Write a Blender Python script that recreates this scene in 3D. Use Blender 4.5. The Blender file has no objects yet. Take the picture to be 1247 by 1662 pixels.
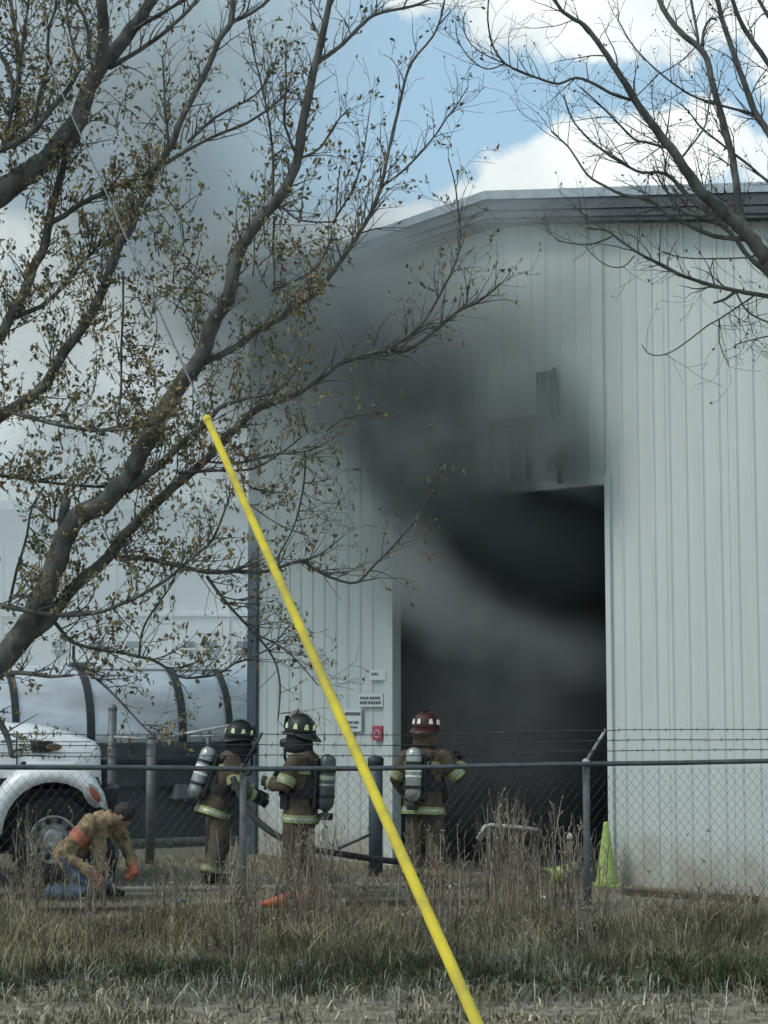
import bpy, bmesh, math, random
import numpy as np
from mathutils import Vector, Matrix, Euler, noise
R = math.radians
rnd = random.Random(7)
SC = bpy.context.scene

# ------------------------------------------------------------------ camera
F = 2950.0; CX = 623.5; CY = 831.0
TH = math.atan(299.0 / F); CT, ST = math.cos(TH), math.sin(TH)
CAMZ = 2.1
cam = bpy.data.cameras.new('camera'); camo = bpy.data.objects.new('camera', cam)
SC.collection.objects.link(camo); SC.camera = camo
camo.location = (0, 0, CAMZ); camo.rotation_euler = (R(90) + TH, 0, 0)
cam.sensor_fit = 'VERTICAL'; cam.sensor_height = 24.0; cam.lens = 24.0 * F / 1662.0
cam.clip_end = 2000

# ------------------------------------------------------------------ light
SUN_EL, SUN_AZ = R(50), R(-118)          # azimuth measured from +Y towards +X: veiled sun, high over the left shoulder
W = bpy.data.worlds.new('World'); SC.world = W; W.use_nodes = True
wn, wl = W.node_tree.nodes, W.node_tree.links
wn.clear()
SKY_STRENGTH = 0.11

class NT:
    """tiny helper to wire nodes"""
    def __init__(s, tree): s.t = tree; s.n = tree.nodes; s.l = tree.links
    def node(s, typ, **kw):
        nd = s.n.new(typ)
        for k, v in kw.items():
            if k.startswith('i_'):
                key = k[2:]; key = int(key) if key.isdigit() else key.replace('_', ' ')
                s.put(nd.inputs[key], v)
            else: setattr(nd, k, v)
        return nd
    def put(s, sock, v):
        if isinstance(v, bpy.types.NodeSocket): s.l.new(v, sock)
        else: sock.default_value = v
    def math(s, op, a, b=None, c=None, clamp=False):
        nd = s.n.new('ShaderNodeMath'); nd.operation = op; nd.use_clamp = clamp
        for i, v in enumerate((a, b, c)):
            if v is not None: s.put(nd.inputs[i], v)
        return nd.outputs[0]
    def vmath(s, op, a, b=None, scale=None):
        nd = s.n.new('ShaderNodeVectorMath'); nd.operation = op
        s.put(nd.inputs[0], a)
        if b is not None: s.put(nd.inputs[1], b)
        if scale is not None: s.put(nd.inputs['Scale'], scale)
        return nd.outputs[1] if op in ('LENGTH', 'DOT_PRODUCT') else nd.outputs[0]
    def noise(s, vec, scale, detail=3, rough=.5, col=False):
        nd = s.n.new('ShaderNodeTexNoise'); s.put(nd.inputs['Vector'], vec)
        nd.inputs['Scale'].default_value = scale; nd.inputs['Detail'].default_value = detail
        nd.inputs['Roughness'].default_value = rough
        return nd.outputs['Color'] if col else nd.outputs[0]
    def ramp(s, v, a, b, c=0., d=1., smooth=True):
        nd = s.n.new('ShaderNodeMapRange'); nd.interpolation_type = 'SMOOTHSTEP' if smooth else 'LINEAR'
        s.put(nd.inputs[0], v)
        for i, x in enumerate((a, b, c, d)): nd.inputs[i + 1].default_value = x
        return nd.outputs[0]
    def mix(s, f, a, b):
        nd = s.n.new('ShaderNodeMix'); nd.data_type = 'RGBA'
        s.put(nd.inputs[0], f)
        for k, v in ((6, a), (7, b)):
            s.put(nd.inputs[k], v if isinstance(v, bpy.types.NodeSocket) else (*v[:3], 1))
        return nd.outputs[2]

def pxdir(px, py):
    d = Vector((px - CX, F * CT + (py - CY) * ST, F * ST - (py - CY) * CT))
    return d.normalized()

w = NT(W.node_tree)
sky = w.node('ShaderNodeTexSky'); sky.sky_type = 'NISHITA'; sky.sun_disc = False
sky.sun_elevation = SUN_EL; sky.sun_rotation = SUN_AZ
sky.air_density = 1.0; sky.dust_density = 1.2; sky.ozone_density = 1.0
tc = w.node('ShaderNodeTexCoord')
D = tc.outputs['Generated']
n_det = w.noise(D, 26, 6, .62); n_big = w.noise(D, 3.2, 5, .55); n_mid = w.noise(D, 9, 4, .55)
field = None
# cumulus banks: centre pixel, half width px, half height px
for (px, py, rx, rz) in [(840, 318, 95, 66), (960, 285, 110, 95), (1060, 240, 120, 92), (1130, 230, 90, 72),
                         (930, 250, 60, 60), (1000, 350, 220, 75), (770, 330, 60, 45),
                         (650, 360, 70, 38), (560, 400, 110, 60), (1265, 270, 65, 50), (1330, 300, 90, 110),
                         (820, 10, 95, 75), (960, -25, 180, 145), (1130, -30, 200, 125), (1290, 20, 120, 120),
                         (690, -40, 90, 60), (430, 440, 200, 100), (150, 620, 420, 190), (350, 780, 400, 160), (-150, 420, 260, 160), (1090, -140, 420, 160), (660, 400, 60, 60)]:
    d = pxdir(px, py)
    mp = w.node('ShaderNodeMapping', vector_type='TEXTURE')
    w.put(mp.inputs['Vector'], D)
    mp.inputs['Location'].default_value = d
    mp.inputs['Scale'].default_value = (rx / F, 1, rz / F)
    v = w.math('SUBTRACT', 1.0, w.vmath('LENGTH', mp.outputs[0]))
    field = v if field is None else w.math('SMOOTH_MAX', field, v, .25)
field = w.math('MAXIMUM', field, -1.0)
fld = w.math('ADD', field, w.math('MULTIPLY', w.math('SUBTRACT', n_det, .5), 1.5))
m_near = w.ramp(fld, -0.02, .30)
# general broken cloud for the rest of the sky
vdir = w.vmath('DOT_PRODUCT', D, pxdir(700, 700))
away = w.ramp(vdir, .985, .93)
m_far = w.math('MULTIPLY', w.ramp(w.math('ADD', n_big, w.math('MULTIPLY', n_mid, .35)), .64, .80), away)
cloud = w.math('MAXIMUM', m_near, m_far)
shade = w.ramp(w.math('ADD', w.noise(D, 14, 4, .5), w.math('MULTIPLY', field, .12)), .32, .72)
ccol = w.mix(shade, (4.3, 4.75, 4.95), (6.5, 6.8, 6.5))
skyc = w.mix(w.math('MULTIPLY', .42, 1.0), sky.outputs[0], (3.1, 4.9, 5.6))
final = w.mix(w.math('MULTIPLY', cloud, .93), skyc, ccol)
bg = w.node('ShaderNodeBackground'); w.put(bg.inputs[0], final); bg.inputs[1].default_value = SKY_STRENGTH
wo = w.node('ShaderNodeOutputWorld'); wl.new(bg.outputs[0], wo.inputs[0])

sl = bpy.data.lights.new('sun', 'SUN'); sl.energy = 1.0; sl.angle = R(16); sl.color = (1, .97, .86)
so = bpy.data.objects.new('sun', sl); SC.collection.objects.link(so)
sd = Vector((math.sin(SUN_AZ) * math.cos(SUN_EL), math.cos(SUN_AZ) * math.cos(SUN_EL), math.sin(SUN_EL)))
so.rotation_euler = sd.to_track_quat('Z', 'Y').to_euler(); so.location = (10, 10, 30)

vs = SC.view_settings
vs.view_transform = 'Standard'; vs.look = 'None'; vs.gamma = 1; vs.use_curve_mapping = False
vs.exposure = 0.60
SC.cycles.max_bounces = 5; SC.cycles.diffuse_bounces = 3; SC.cycles.glossy_bounces = 2
SC.cycles.volume_bounces = 1; SC.cycles.transparent_max_bounces = 24
SC.cycles.volume_step_rate = 0.5; SC.cycles.volume_max_steps = 64
SC.cycles.use_denoising = True
SC.cycles.use_adaptive_sampling = True; SC.cycles.adaptive_threshold = .045; SC.cycles.adaptive_min_samples = 20

# ------------------------------------------------------------------ helpers
COL = SC.collection
def P(px, py, Y):
    """world point on the ray through a photo pixel, at world distance Y"""
    d = pxdir(px, py); k = Y / d.y
    return Vector((d.x * k, Y, CAMZ + d.z * k))
def G(px, py):
    d = pxdir(px, py); k = -CAMZ / d.z
    return Vector((d.x * k, d.y * k, 0))
def gx(px, Y): return (px - CX) / F * Y * 1.0   # close enough near the ground

def empty(name, loc=(0, 0, 0), rz=0, parent=None):
    o = bpy.data.objects.new(name, None); COL.objects.link(o)
    o.location = loc; o.rotation_euler = (0, 0, rz); o.empty_display_size = .1
    if parent: o.parent = parent
    return o
def tag(o, label=None, cat=None, group=None, kind=None):
    if label: o['label'] = label
    if cat: o['category'] = cat
    if group: o['group'] = group
    if kind: o['kind'] = kind
    return o
def link(name, me, mat=None, parent=None, smooth=False):
    o = bpy.data.objects.new(name, me); COL.objects.link(o)
    if mat is not None and not me.materials: me.materials.append(mat)
    if smooth: me.polygons.foreach_set('use_smooth', [True] * len(me.polygons))
    if parent: o.parent = parent
    return o

class MB:
    def __init__(s): s.v = []; s.f = []; s.m = []
    def add(s, vs_, fs, mi=0):
        b = len(s.v); s.v.extend([tuple(x) for x in vs_]); s.f.extend([tuple(b + i for i in f) for f in fs])
        s.m.extend([mi] * len(fs)); return s
    def box(s, c, size, rot=None, mi=0, taper=1.0):
        c = Vector(c); hx, hy, hz = size[0] / 2, size[1] / 2, size[2] / 2
        vs_ = []
        for z in (-1, 1):
            k = taper if z > 0 else 1
            for (x, y) in ((-1, -1), (1, -1), (1, 1), (-1, 1)):
                p = Vector((x * hx * k, y * hy * k, z * hz))
                if rot is not None: p = rot @ p
                vs_.append(c + p)
        return s.add(vs_, [(0, 3, 2, 1), (4, 5, 6, 7), (0, 1, 5, 4), (1, 2, 6, 5), (2, 3, 7, 6), (3, 0, 4, 7)], mi)
    def tube(s, pts, rad, n=8, ell=1.0, ref=None, mi=0, cap=True):
        """tube along pts; ell squeezes the radius across the ref direction"""
        pts = [Vector(p) for p in pts]
        if not isinstance(rad, (list, tuple)): rad = [rad] * len(pts)
        vs_, fs = [], []; prev = Vector(ref) if ref is not None else None
        for i, p in enumerate(pts):
            if i == 0: t = pts[1] - p
            elif i == len(pts) - 1: t = p - pts[i - 1]
            else: t = pts[i + 1] - pts[i - 1]
            if t.length < 1e-9: t = Vector((0, 0, 1))
            t.normalize()
            if prev is None: prev = Vector((0, 0, 1)) if abs(t.z) < .9 else Vector((1, 0, 0))
            a = prev - t * prev.dot(t)
            if a.length < 1e-5: a = t.orthogonal()
            a.normalize(); b = t.cross(a); prev = a
            r = rad[i]; ra, rb = (r if not isinstance(r, tuple) else r[0]), (r * ell if not isinstance(r, tuple) else r[1])
            for k in range(n):
                th = 2 * math.pi * k / n
                vs_.append(p + a * (math.cos(th) * ra) + b * (math.sin(th) * rb))
        for i in range(len(pts) - 1):
            for k in range(n):
                k2 = (k + 1) % n
                fs.append((i * n + k, i * n + k2, (i + 1) * n + k2, (i + 1) * n + k))
        if cap:
            fs.append(tuple(range(n - 1, -1, -1))); e = (len(pts) - 1) * n
            fs.append(tuple(range(e, e + n)))
        return s.add(vs_, fs, mi)
    def ell(s, c, r, rot=None, nu=16, nv=10, mi=0, vmin=-1.0):
        c = Vector(c); vs_, fs = [], []
        if not isinstance(r, (tuple, list)): r = (r, r, r)
        for j in range(nv + 1):
            ph = math.pi * j / nv
            for i in range(nu):
                th = 2 * math.pi * i / nu
                p = Vector((r[0] * math.sin(ph) * math.cos(th), r[1] * math.sin(ph) * math.sin(th), r[2] * max(vmin, math.cos(ph))))
                if rot is not None: p = rot @ p
                vs_.append(c + p)
        for j in range(nv):
            for i in range(nu):
                i2 = (i + 1) % nu
                fs.append((j * nu + i, (j + 1) * nu + i, (j + 1) * nu + i2, j * nu + i2))
        return s.add(vs_, fs, mi)
    def lathe(s, prof, c=(0, 0, 0), rot=None, n=20, sx=1, sy=1, mi=0, cap=True):
        c = Vector(c); vs_, fs = [], []
        for (r, z) in prof:
            for i in range(n):
                th = 2 * math.pi * i / n
                p = Vector((r * math.cos(th) * sx, r * math.sin(th) * sy, z))
                if rot is not None: p = rot @ p
                vs_.append(c + p)
        for j in range(len(prof) - 1):
            for i in range(n):
                i2 = (i + 1) % n
                fs.append((j * n + i, j * n + i2, (j + 1) * n + i2, (j + 1) * n + i))
        if cap:
            fs.append(tuple(range(n - 1, -1, -1))); e = (len(prof) - 1) * n; fs.append(tuple(range(e, e + n)))
        return s.add(vs_, fs, mi)
    def prism(s, poly, a, b, fn, mi=0):
        """poly of 2d points extruded from a to b; fn(u, v, w) gives the world point"""
        n = len(poly)
        vs_ = [fn(u, v, a) for u, v in poly] + [fn(u, v, b) for u, v in poly]
        fs = [tuple(range(n)), tuple(range(2 * n - 1, n - 1, -1))]
        for i in range(n):
            j = (i + 1) % n; fs.append((i, i + n, j + n, j))
        return s.add(vs_, fs, mi)
    def mesh(s, name):
        me = bpy.data.meshes.new(name); me.from_pydata(s.v, [], s.f); me.update()
        return me
    def build(s, name, mats, parent=None, smooth=False, bevel=0, seg=2, fix=True):
        me = s.mesh(name)
        if not isinstance(mats, (list, tuple)): mats = [mats]
        for m in mats: me.materials.append(m)
        if len(mats) > 1: me.polygons.foreach_set('material_index', s.m)
        if bevel or fix:
            bm = bmesh.new(); bm.from_mesh(me)
            if fix: bmesh.ops.recalc_face_normals(bm, faces=bm.faces)
            if bevel:
                es = [e for e in bm.edges if len(e.link_faces) == 2 and e.calc_face_angle(0) > R(35)]
                bmesh.ops.bevel(bm, geom=es, offset=bevel, segments=seg, affect='EDGES', profile=.6)
            bm.to_mesh(me); bm.free()
        o = link(name, me, None, parent, smooth)
        return o

def fuse(name, mb, mat, parent=None, voxel=.018, smooth=4, disp=0.0, dscale=.25):
    me = mb.mesh('tmp'); o = bpy.data.objects.new('tmp', me); COL.objects.link(o)
    bm = bmesh.new(); bm.from_mesh(me); bmesh.ops.recalc_face_normals(bm, faces=bm.faces); bm.to_mesh(me); bm.free()
    m = o.modifiers.new('r', 'REMESH'); m.mode = 'VOXEL'; m.voxel_size = voxel
    m = o.modifiers.new('s', 'SMOOTH'); m.iterations = smooth; m.factor = .5
    dg = bpy.context.evaluated_depsgraph_get(); dg.update()
    ev = o.evaluated_get(dg); nm = bpy.data.meshes.new_from_object(ev)
    bpy.data.objects.remove(o); bpy.data.meshes.remove(me)
    nm.name = name; nm.materials.clear(); nm.materials.append(mat)
    if disp:
        for v in nm.vertices:
            q = Vector((v.co.x, v.co.y, v.co.z * .7)) / dscale
            d = noise.noise(q) + .5 * noise.noise(q * 2.3)
            v.co += v.normal * d * disp
    return link(name, nm, None, parent, True)

# ------------------------------------------------------------------ materials
def mat(name, col, rough=.7, metal=0., var=.15, vscale=6., bump=0., bscale=40., col2=None, spec=.5, coat=0., island=0., obj=True, stretch=None):
    m = bpy.data.materials.new(name); m.use_nodes = True
    t = NT(m.node_tree); b = t.n['Principled BSDF']
    b.inputs['Roughness'].default_value = rough; b.inputs['Metallic'].default_value = metal
    b.inputs['Specular IOR Level'].default_value = spec
    if coat: b.inputs['Coat Weight'].default_value = coat; b.inputs['Coat Roughness'].default_value = .12
    tcn = t.node('ShaderNodeTexCoord'); v = tcn.outputs['Object']
    if stretch:
        mp = t.node('ShaderNodeMapping'); t.put(mp.inputs['Vector'], v); mp.inputs['Scale'].default_value = stretch; v = mp.outputs[0]
    c2 = col2 or tuple(x * .55 for x in col)
    f = t.ramp(t.noise(v, vscale, 5, .6), .35, .68)
    c = t.mix(t.math('MULTIPLY', f, min(1, var * 2 if col2 is None else 1.0)), col, c2)
    if island:
        geo = t.node('ShaderNodeNewGeometry')
        k = t.ramp(geo.outputs['Random Per Island'], 0, 1, 1 - island, 1 + island, False)
        c = t.vmath('SCALE', c, scale=k)
    t.put(b.inputs['Base Color'], c)
    if bump:
        bp = t.node('ShaderNodeBump'); bp.inputs['Strength'].default_value = .6; bp.inputs['Distance'].default_value = bump
        t.put(bp.inputs['Height'], t.noise(v, bscale, 4, .6)); t.put(b.inputs['Normal'], bp.outputs[0])
    return m

M = {}
M['bark'] = mat('bark', (.135, .132, .118), .9, var=1, vscale=9, bump=.02, bscale=26, col2=(.05, .05, .045), stretch=(1, 1, .5))
M['twig'] = mat('twig_bark', (.115, .11, .10), .85, var=.4, col2=(.06, .055, .05))
M['leaf'] = mat('leaf', (.23, .165, .07), .6, island=.6, col2=(.15, .15, .07), vscale=2.5)
M['leaf2'] = mat('bud', (.05, .04, .03), .7, island=.4)
M['yellow'] = mat('yellow_plastic', (.66, .53, .05), .75, var=1, vscale=7, col2=(.42, .34, .07), spec=.2)
M['wire'] = mat('galvanised_wire', (.14, .15, .15), .7, .2, var=.2)
M['steel'] = mat('galvanised_pipe', (.16, .175, .185), .5, .55, var=.35, vscale=9)
M['steel_dark'] = mat('dark_pipe', (.055, .066, .078), .55, .3, var=.3, vscale=9)
M['post'] = mat('weathered_post', (.19, .20, .20), .6, .35, var=.4, vscale=8)
M['rib_trim'] = mat('corner_trim_paint', (.075, .105, .135), .5, .1, var=.3, vscale=3)
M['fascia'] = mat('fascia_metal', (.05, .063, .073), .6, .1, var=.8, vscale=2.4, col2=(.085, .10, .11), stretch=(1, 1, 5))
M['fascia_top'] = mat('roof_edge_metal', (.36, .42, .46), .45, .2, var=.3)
M['roof'] = mat('roof_metal', (.34, .38, .40), .45, .3, var=.2)
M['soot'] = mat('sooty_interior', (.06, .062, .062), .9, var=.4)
M['sign'] = mat('sign_white', (.66, .69, .68), .5, var=.08)
M['ink'] = mat('sign_ink', (.10, .12, .13), .6, var=.1)
M['red_sign'] = mat('sign_red', (.42, .06, .10), .5, var=.15)
M['door_trim'] = mat('door_trim', (.58, .62, .60), .5, var=.04, vscale=3)
M['coat'] = mat('turnout_cloth', (.118, .086, .052), .9, var=1, vscale=7, col2=(.055, .042, .03), bump=.01, bscale=60)
M['trouser'] = mat('turnout_trouser_cloth', (.125, .098, .068), .9, var=1, vscale=7, col2=(.055, .045, .033), bump=.01, bscale=60)
M['tan'] = mat('tan_cloth', (.36, .26, .15), .95, var=1, vscale=5, col2=(.22, .155, .09), bump=.02, bscale=50)
M['jeans'] = mat('denim', (.10, .155, .23), .85, var=1, vscale=9, col2=(.04, .06, .09), bump=.008, bscale=60)
M['black'] = mat('black_rubber', (.012, .013, .014), .45, var=.2)
M['blackcloth'] = mat('black_webbing', (.014, .015, .016), .8, var=.2)
M['helmet'] = mat('black_helmet', (.010, .011, .010), .5, var=.1)
M['redhelmet'] = mat('red_helmet', (.07, .016, .012), .5, var=1, vscale=14, col2=(.03, .010, .008))
M['lime'] = mat('lime_tape', (.33, .38, .13), .5, var=.3, vscale=14)
M['limebright'] = mat('lime_reflector', (.80, .92, .50), .35, var=.1)
M['silver'] = mat('silver_tape', (.42, .45, .36), .35, .2, var=.2, vscale=20)
M['white_refl'] = mat('white_reflector', (.92, .92, .86), .3, var=.05)
M['tank_grey'] = mat('grey_cylinder', (.09, .11, .11), .4, .2, var=.25)
M['tank_silver'] = mat('silver_cylinder', (.42, .44, .42), .35, .5, var=.3, vscale=14)
M['skin'] = mat('skin', (.42, .25, .17), .55, var=.15)
M['hair'] = mat('dark_hair', (.035, .028, .024), .7, var=.4, vscale=30, bump=.01, bscale=80)
M['orange'] = mat('orange_cloth', (.55, .18, .10), .7, var=.3, vscale=12)
M['orange2'] = mat('orange_plastic', (.62, .13, .045), .6, var=.4, vscale=12)
M['conegreen'] = mat('lime_cone', (.40, .52, .15), .5, var=.25, vscale=9)
M['red'] = mat('red_cloth', (.5, .03, .03), .7)
M['blue'] = mat('blue_scrap', (.08, .2, .38), .6)
M['paper'] = mat('paper', (.6, .6, .56), .8)
M['hose'] = mat('hose_jacket', (.035, .038, .036), .8, var=.3, vscale=20)
M['truck'] = mat('white_truck_paint', (.80, .82, .81), .3, var=.14, vscale=2.5, coat=.5)
M['truck_dark'] = mat('truck_black', (.010, .011, .013), .6, var=.3)
M['tyre'] = mat('tyre_rubber', (.022, .022, .023), .85, var=.3, vscale=12, bump=.01, bscale=40)
M['rim'] = mat('wheel_steel', (.42, .43, .42), .55, .2, var=1, vscale=9, col2=(.20, .19, .18))
M['amber'] = mat('amber_lens', (.30, .085, .045), .25, var=.15)
M['glass'] = mat('dark_glass', (.02, .03, .035), .08, var=.05)
M['emblem'] = mat('brown_emblem', (.20, .12, .08), .4, .3, var=.2)
M['tankwhite'] = mat('tank_white', (.70, .73, .75), .32, .55, var=.25, vscale=1.5, stretch=(1, 1, 3))
M['tankband'] = mat('tank_band', (.035, .042, .045), .6, var=.3)
M['dark_grey'] = mat('shade_dark_grey', (.085, .098, .105), .6, .1, var=.4, vscale=2.5)
M['pale_wall'] = mat('pale_sheet_wall', (.80, .83, .83), .6, var=.18, vscale=.5)
M['window_grey'] = mat('window_grey', (.22, .27, .30), .3, var=.2)
M['concrete'] = mat('old_concrete', (.27, .26, .235), .9, var=1, vscale=6, col2=(.14, .13, .115), bump=.02)
M['timber'] = mat('old_timber', (.14, .11, .075), .9, var=1, vscale=6, col2=(.06, .05, .035), bump=.02)
M['frame_white'] = mat('white_pipe', (.46, .48, .46), .4, var=.2)

def grassmat(name, a, b, tip, hgt):
    m = bpy.data.materials.new(name); m.use_nodes = True
    t = NT(m.node_tree); bs = t.n['Principled BSDF']
    bs.inputs['Roughness'].default_value = .65; bs.inputs['Specular IOR Level'].default_value = .25
    geo = t.node('ShaderNodeNewGeometry'); rn_ = geo.outputs['Random Per Island']
    c = t.mix(rn_, a, b)
    c = t.mix(t.ramp(t.math('FRACT', t.math('MULTIPLY', rn_, 17.3)), .72, .8), c, tip)
    patch = t.ramp(t.noise(geo.outputs['Position'], 2.6, 4, .6), .36, .64, .5, 1.4)
    c = t.vmath('SCALE', c, scale=patch)
    t.put(bs.inputs['Base Color'], c)
    return m
M['g_green'] = grassmat('green_grass', (.145, .14, .07), (.25, .215, .125), (.44, .38, .26), .3)
M['g_dry'] = grassmat('dry_grass', (.24, .21, .14), (.34, .285, .19), (.48, .41, .29), .2)
M['g_weed'] = grassmat('straw_weed', (.27, .225, .16), (.16, .13, .095), (.42, .37, .28), .8)
M['g_mix'] = grassmat('mixed_roadside_leaf', (.13, .13, .065), (.27, .235, .155), (.52, .46, .34), .8)
M['g_pale'] = grassmat('pale_leaf', (.15, .16, .11), (.24, .24, .18), (.5, .49, .42), .8)

# siding: painted sheet, faint streaks, dirt splashed up from the ground
def siding():
    m = bpy.data.materials.new('painted_siding'); m.use_nodes = True
    t = NT(m.node_tree); b = t.n['Principled BSDF']; b.inputs['Roughness'].default_value = .5
    geo = t.node('ShaderNodeNewGeometry'); pos = geo.outputs['Position']
    mp = t.node('ShaderNodeMapping'); t.put(mp.inputs['Vector'], pos); mp.inputs['Scale'].default_value = (5, 5, .35)
    streak = t.ramp(t.noise(mp.outputs[0], 1.4, 5, .6), .38, .75)
    c = t.mix(t.math('MULTIPLY', streak, .30), (.56, .605, .585), (.44, .485, .46))
    sep = t.node('ShaderNodeSeparateXYZ'); t.put(sep.inputs[0], pos)
    nz = t.noise(pos, 2.2, 5, .65)
    z = t.math('ADD', sep.outputs[2], t.math('MULTIPLY', t.math('SUBTRACT', nz, .5), 1.6))
    dirt = t.ramp(z, .75, -.15)
    c = t.mix(t.math('MULTIPLY', dirt, .75), c, (.30, .26, .19))
    spots = t.math('MULTIPLY', t.ramp(t.noise(pos, 7, 2, .4), .70, .74), t.ramp(z, 1.3, .5))
    c = t.mix(t.math('MULTIPLY', spots, .8), c, (.13, .12, .10))
    bp = t.node('ShaderNodeBump'); bp.inputs['Distance'].default_value = .03; bp.inputs['Strength'].default_value = .5
    mp2 = t.node('ShaderNodeMapping'); t.put(mp2.inputs['Vector'], pos); mp2.inputs['Scale'].default_value = (1, 1, .8)
    t.put(bp.inputs['Height'], t.noise(mp2.outputs[0], 1.6, 3, .5)); t.put(b.inputs['Normal'], bp.outputs[0])
    t.put(b.inputs['Base Color'], c)
    return m
M['siding'] = siding()

def groundmat():
    m = bpy.data.materials.new('ground_dirt'); m.use_nodes = True
    t = NT(m.node_tree); b = t.n['Principled BSDF']; b.inputs['Roughness'].default_value = .95
    geo = t.node('ShaderNodeNewGeometry'); pos = geo.outputs['Position']
    a = t.ramp(t.noise(pos, .55, 5, .6), .38, .62); d = t.ramp(t.noise(pos, 9, 6, .7), .35, .7)
    c = t.mix(a, (.25, .23, .18), (.17, .165, .115)); c = t.mix(t.math('MULTIPLY', d, .5), c, (.10, .09, .07))
    t.put(b.inputs['Base Color'], c)
    bp = t.node('ShaderNodeBump'); bp.inputs['Distance'].default_value = .05; bp.inputs['Strength'].default_value = .8
    t.put(bp.inputs['Height'], t.noise(pos, 12, 6, .7)); t.put(b.inputs['Normal'], bp.outputs[0])
    return m
M['ground'] = groundmat()
M['gravel'] = mat('grey_gravel', (.32, .285, .22), .95, var=1, vscale=7, col2=(.11, .10, .07), bump=.03, bscale=70)

# ------------------------------------------------------------------ ground
mb = MB(); mb.add([(-300, -40, 0), (300, -40, 0), (300, 700, 0), (-300, 700, 0)], [(0, 1, 2, 3)])
tag(mb.build('ground', M['ground']), kind='structure')
mb = MB(); N = 40
vs_ = []
for i in range(N + 1):
    x = -14 + 28 * i / N
    vs_ += [(x, 9.2 + .15 * math.sin(i), .004), (x, 12.95 + .22 * math.sin(i * 1.7) + .12 * math.sin(i * .6), .004)]
mb.add(vs_, [(2 * i, 2 * i + 2, 2 * i + 3, 2 * i + 1) for i in range(N)])
tag(mb.build('gravel_path', M['gravel']), kind='structure')

# ------------------------------------------------------------------ building
A3 = G(412, 1386); B3 = G(1247, 1456)
U = (B3 - A3); L_AB = U.length; U.normalize()
NRM = Vector((U.y, -U.x, 0))
if NRM.dot(A3) > 0: NRM = -NRM          # towards the camera
ALPHA = math.atan2(U.y, U.x)
def Bp(t, z, o=0.0): return Vector((A3.x, A3.y, 0)) + U * t + NRM * o + Vector((0, 0, z))
def Wt(px, py, o=0.0):
    """photo pixel -> (t, z) on the facade, o metres in front of it"""
    d = pxdir(px, py); C0 = Vector((0, 0, CAMZ)); p0 = A3 + NRM * o
    k = (p0 - C0).dot(NRM) / d.dot(NRM); q = C0 + d * k
    return (q - A3).dot(U), q.z
tl, zl = Wt(428, 442, .3); tr, zr_ = Wt(792, 313, .3); te, ze = Wt(1247, 299, .3)
ZR = zr_; T_END = 11.5; SR = (ze - zr_) / (te - tr); SL = (zr_ - zl) / (tr - tl)
def roofz(t): return ZR - SL * (tr - t) if t < tr else ZR + SR * (t - tr)
dl, _z = Wt(641, 1200); dr, dtop = Wt(984, 784)
DEPTH = 14.0
bld = empty('warehouse', Bp(0, 0)); INV = Matrix.Translation(-Vector(bld.location))
tag(bld, 'white ribbed metal warehouse with smoke pouring from its tall open bay', 'warehouse')
def L(p): return Vector(p) - Vector(bld.location)
PITCH = .215
def panel(t0, t1, z0, z1fn, mat_=None):
    """one sheet of ribbed siding between t0 and t1"""
    prof = []
    k = math.floor(t0 / PITCH) - 1
    ts = {t0: 0.0, t1: 0.0}
    while k * PITCH < t1 + PITCH:
        c = k * PITCH
        for dt, o in ((-.034, 0), (-.014, .017), (.014, .017), (.034, 0)):
            if t0 < c + dt < t1: ts[c + dt] = o
        k += 1
    if abs(tr - .5 * (t0 + t1)) < .5 * (t1 - t0): ts.setdefault(tr, 0.0)
    mb = MB(); keys = sorted(ts); vs_ = []
    for t_ in keys:
        o = ts[t_]
        vs_ += [L(Bp(t_, z0, o)), L(Bp(t_, z1fn(t_), o)), L(Bp(t_, z0, -.04)), L(Bp(t_, z1fn(t_), -.04))]
    fs = []
    for i in range(len(keys) - 1):
        a = i * 4; b = a + 4
        fs += [(a, b, b + 1, a + 1), (a + 2, a + 3, b + 3, b + 2), (a + 1, b + 1, b + 3, a + 3), (a, a + 2, b + 2, b)]
    fs += [(0, 1, 3, 2), (len(vs_) - 4, len(vs_) - 2, len(vs_) - 1, len(vs_) - 3)]
    mb.add(vs_, fs)
    return mb.build('wall_panel', mat_ or M['siding'], bld)
topfn = lambda t_: roofz(t_) - .05
def split(a, b, w_=.86):
    n = max(1, round((b - a) / w_)); return [(a + (b - a) * i / n, a + (b - a) * (i + 1) / n - .004) for i in range(n)]
for a, b in split(.0, dl - .0): panel(a, b, 0, topfn)
for a, b in split(dl, dr): panel(a, b, dtop, topfn)
for a, b in split(dr, T_END): panel(a, b, 0, topfn)
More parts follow.
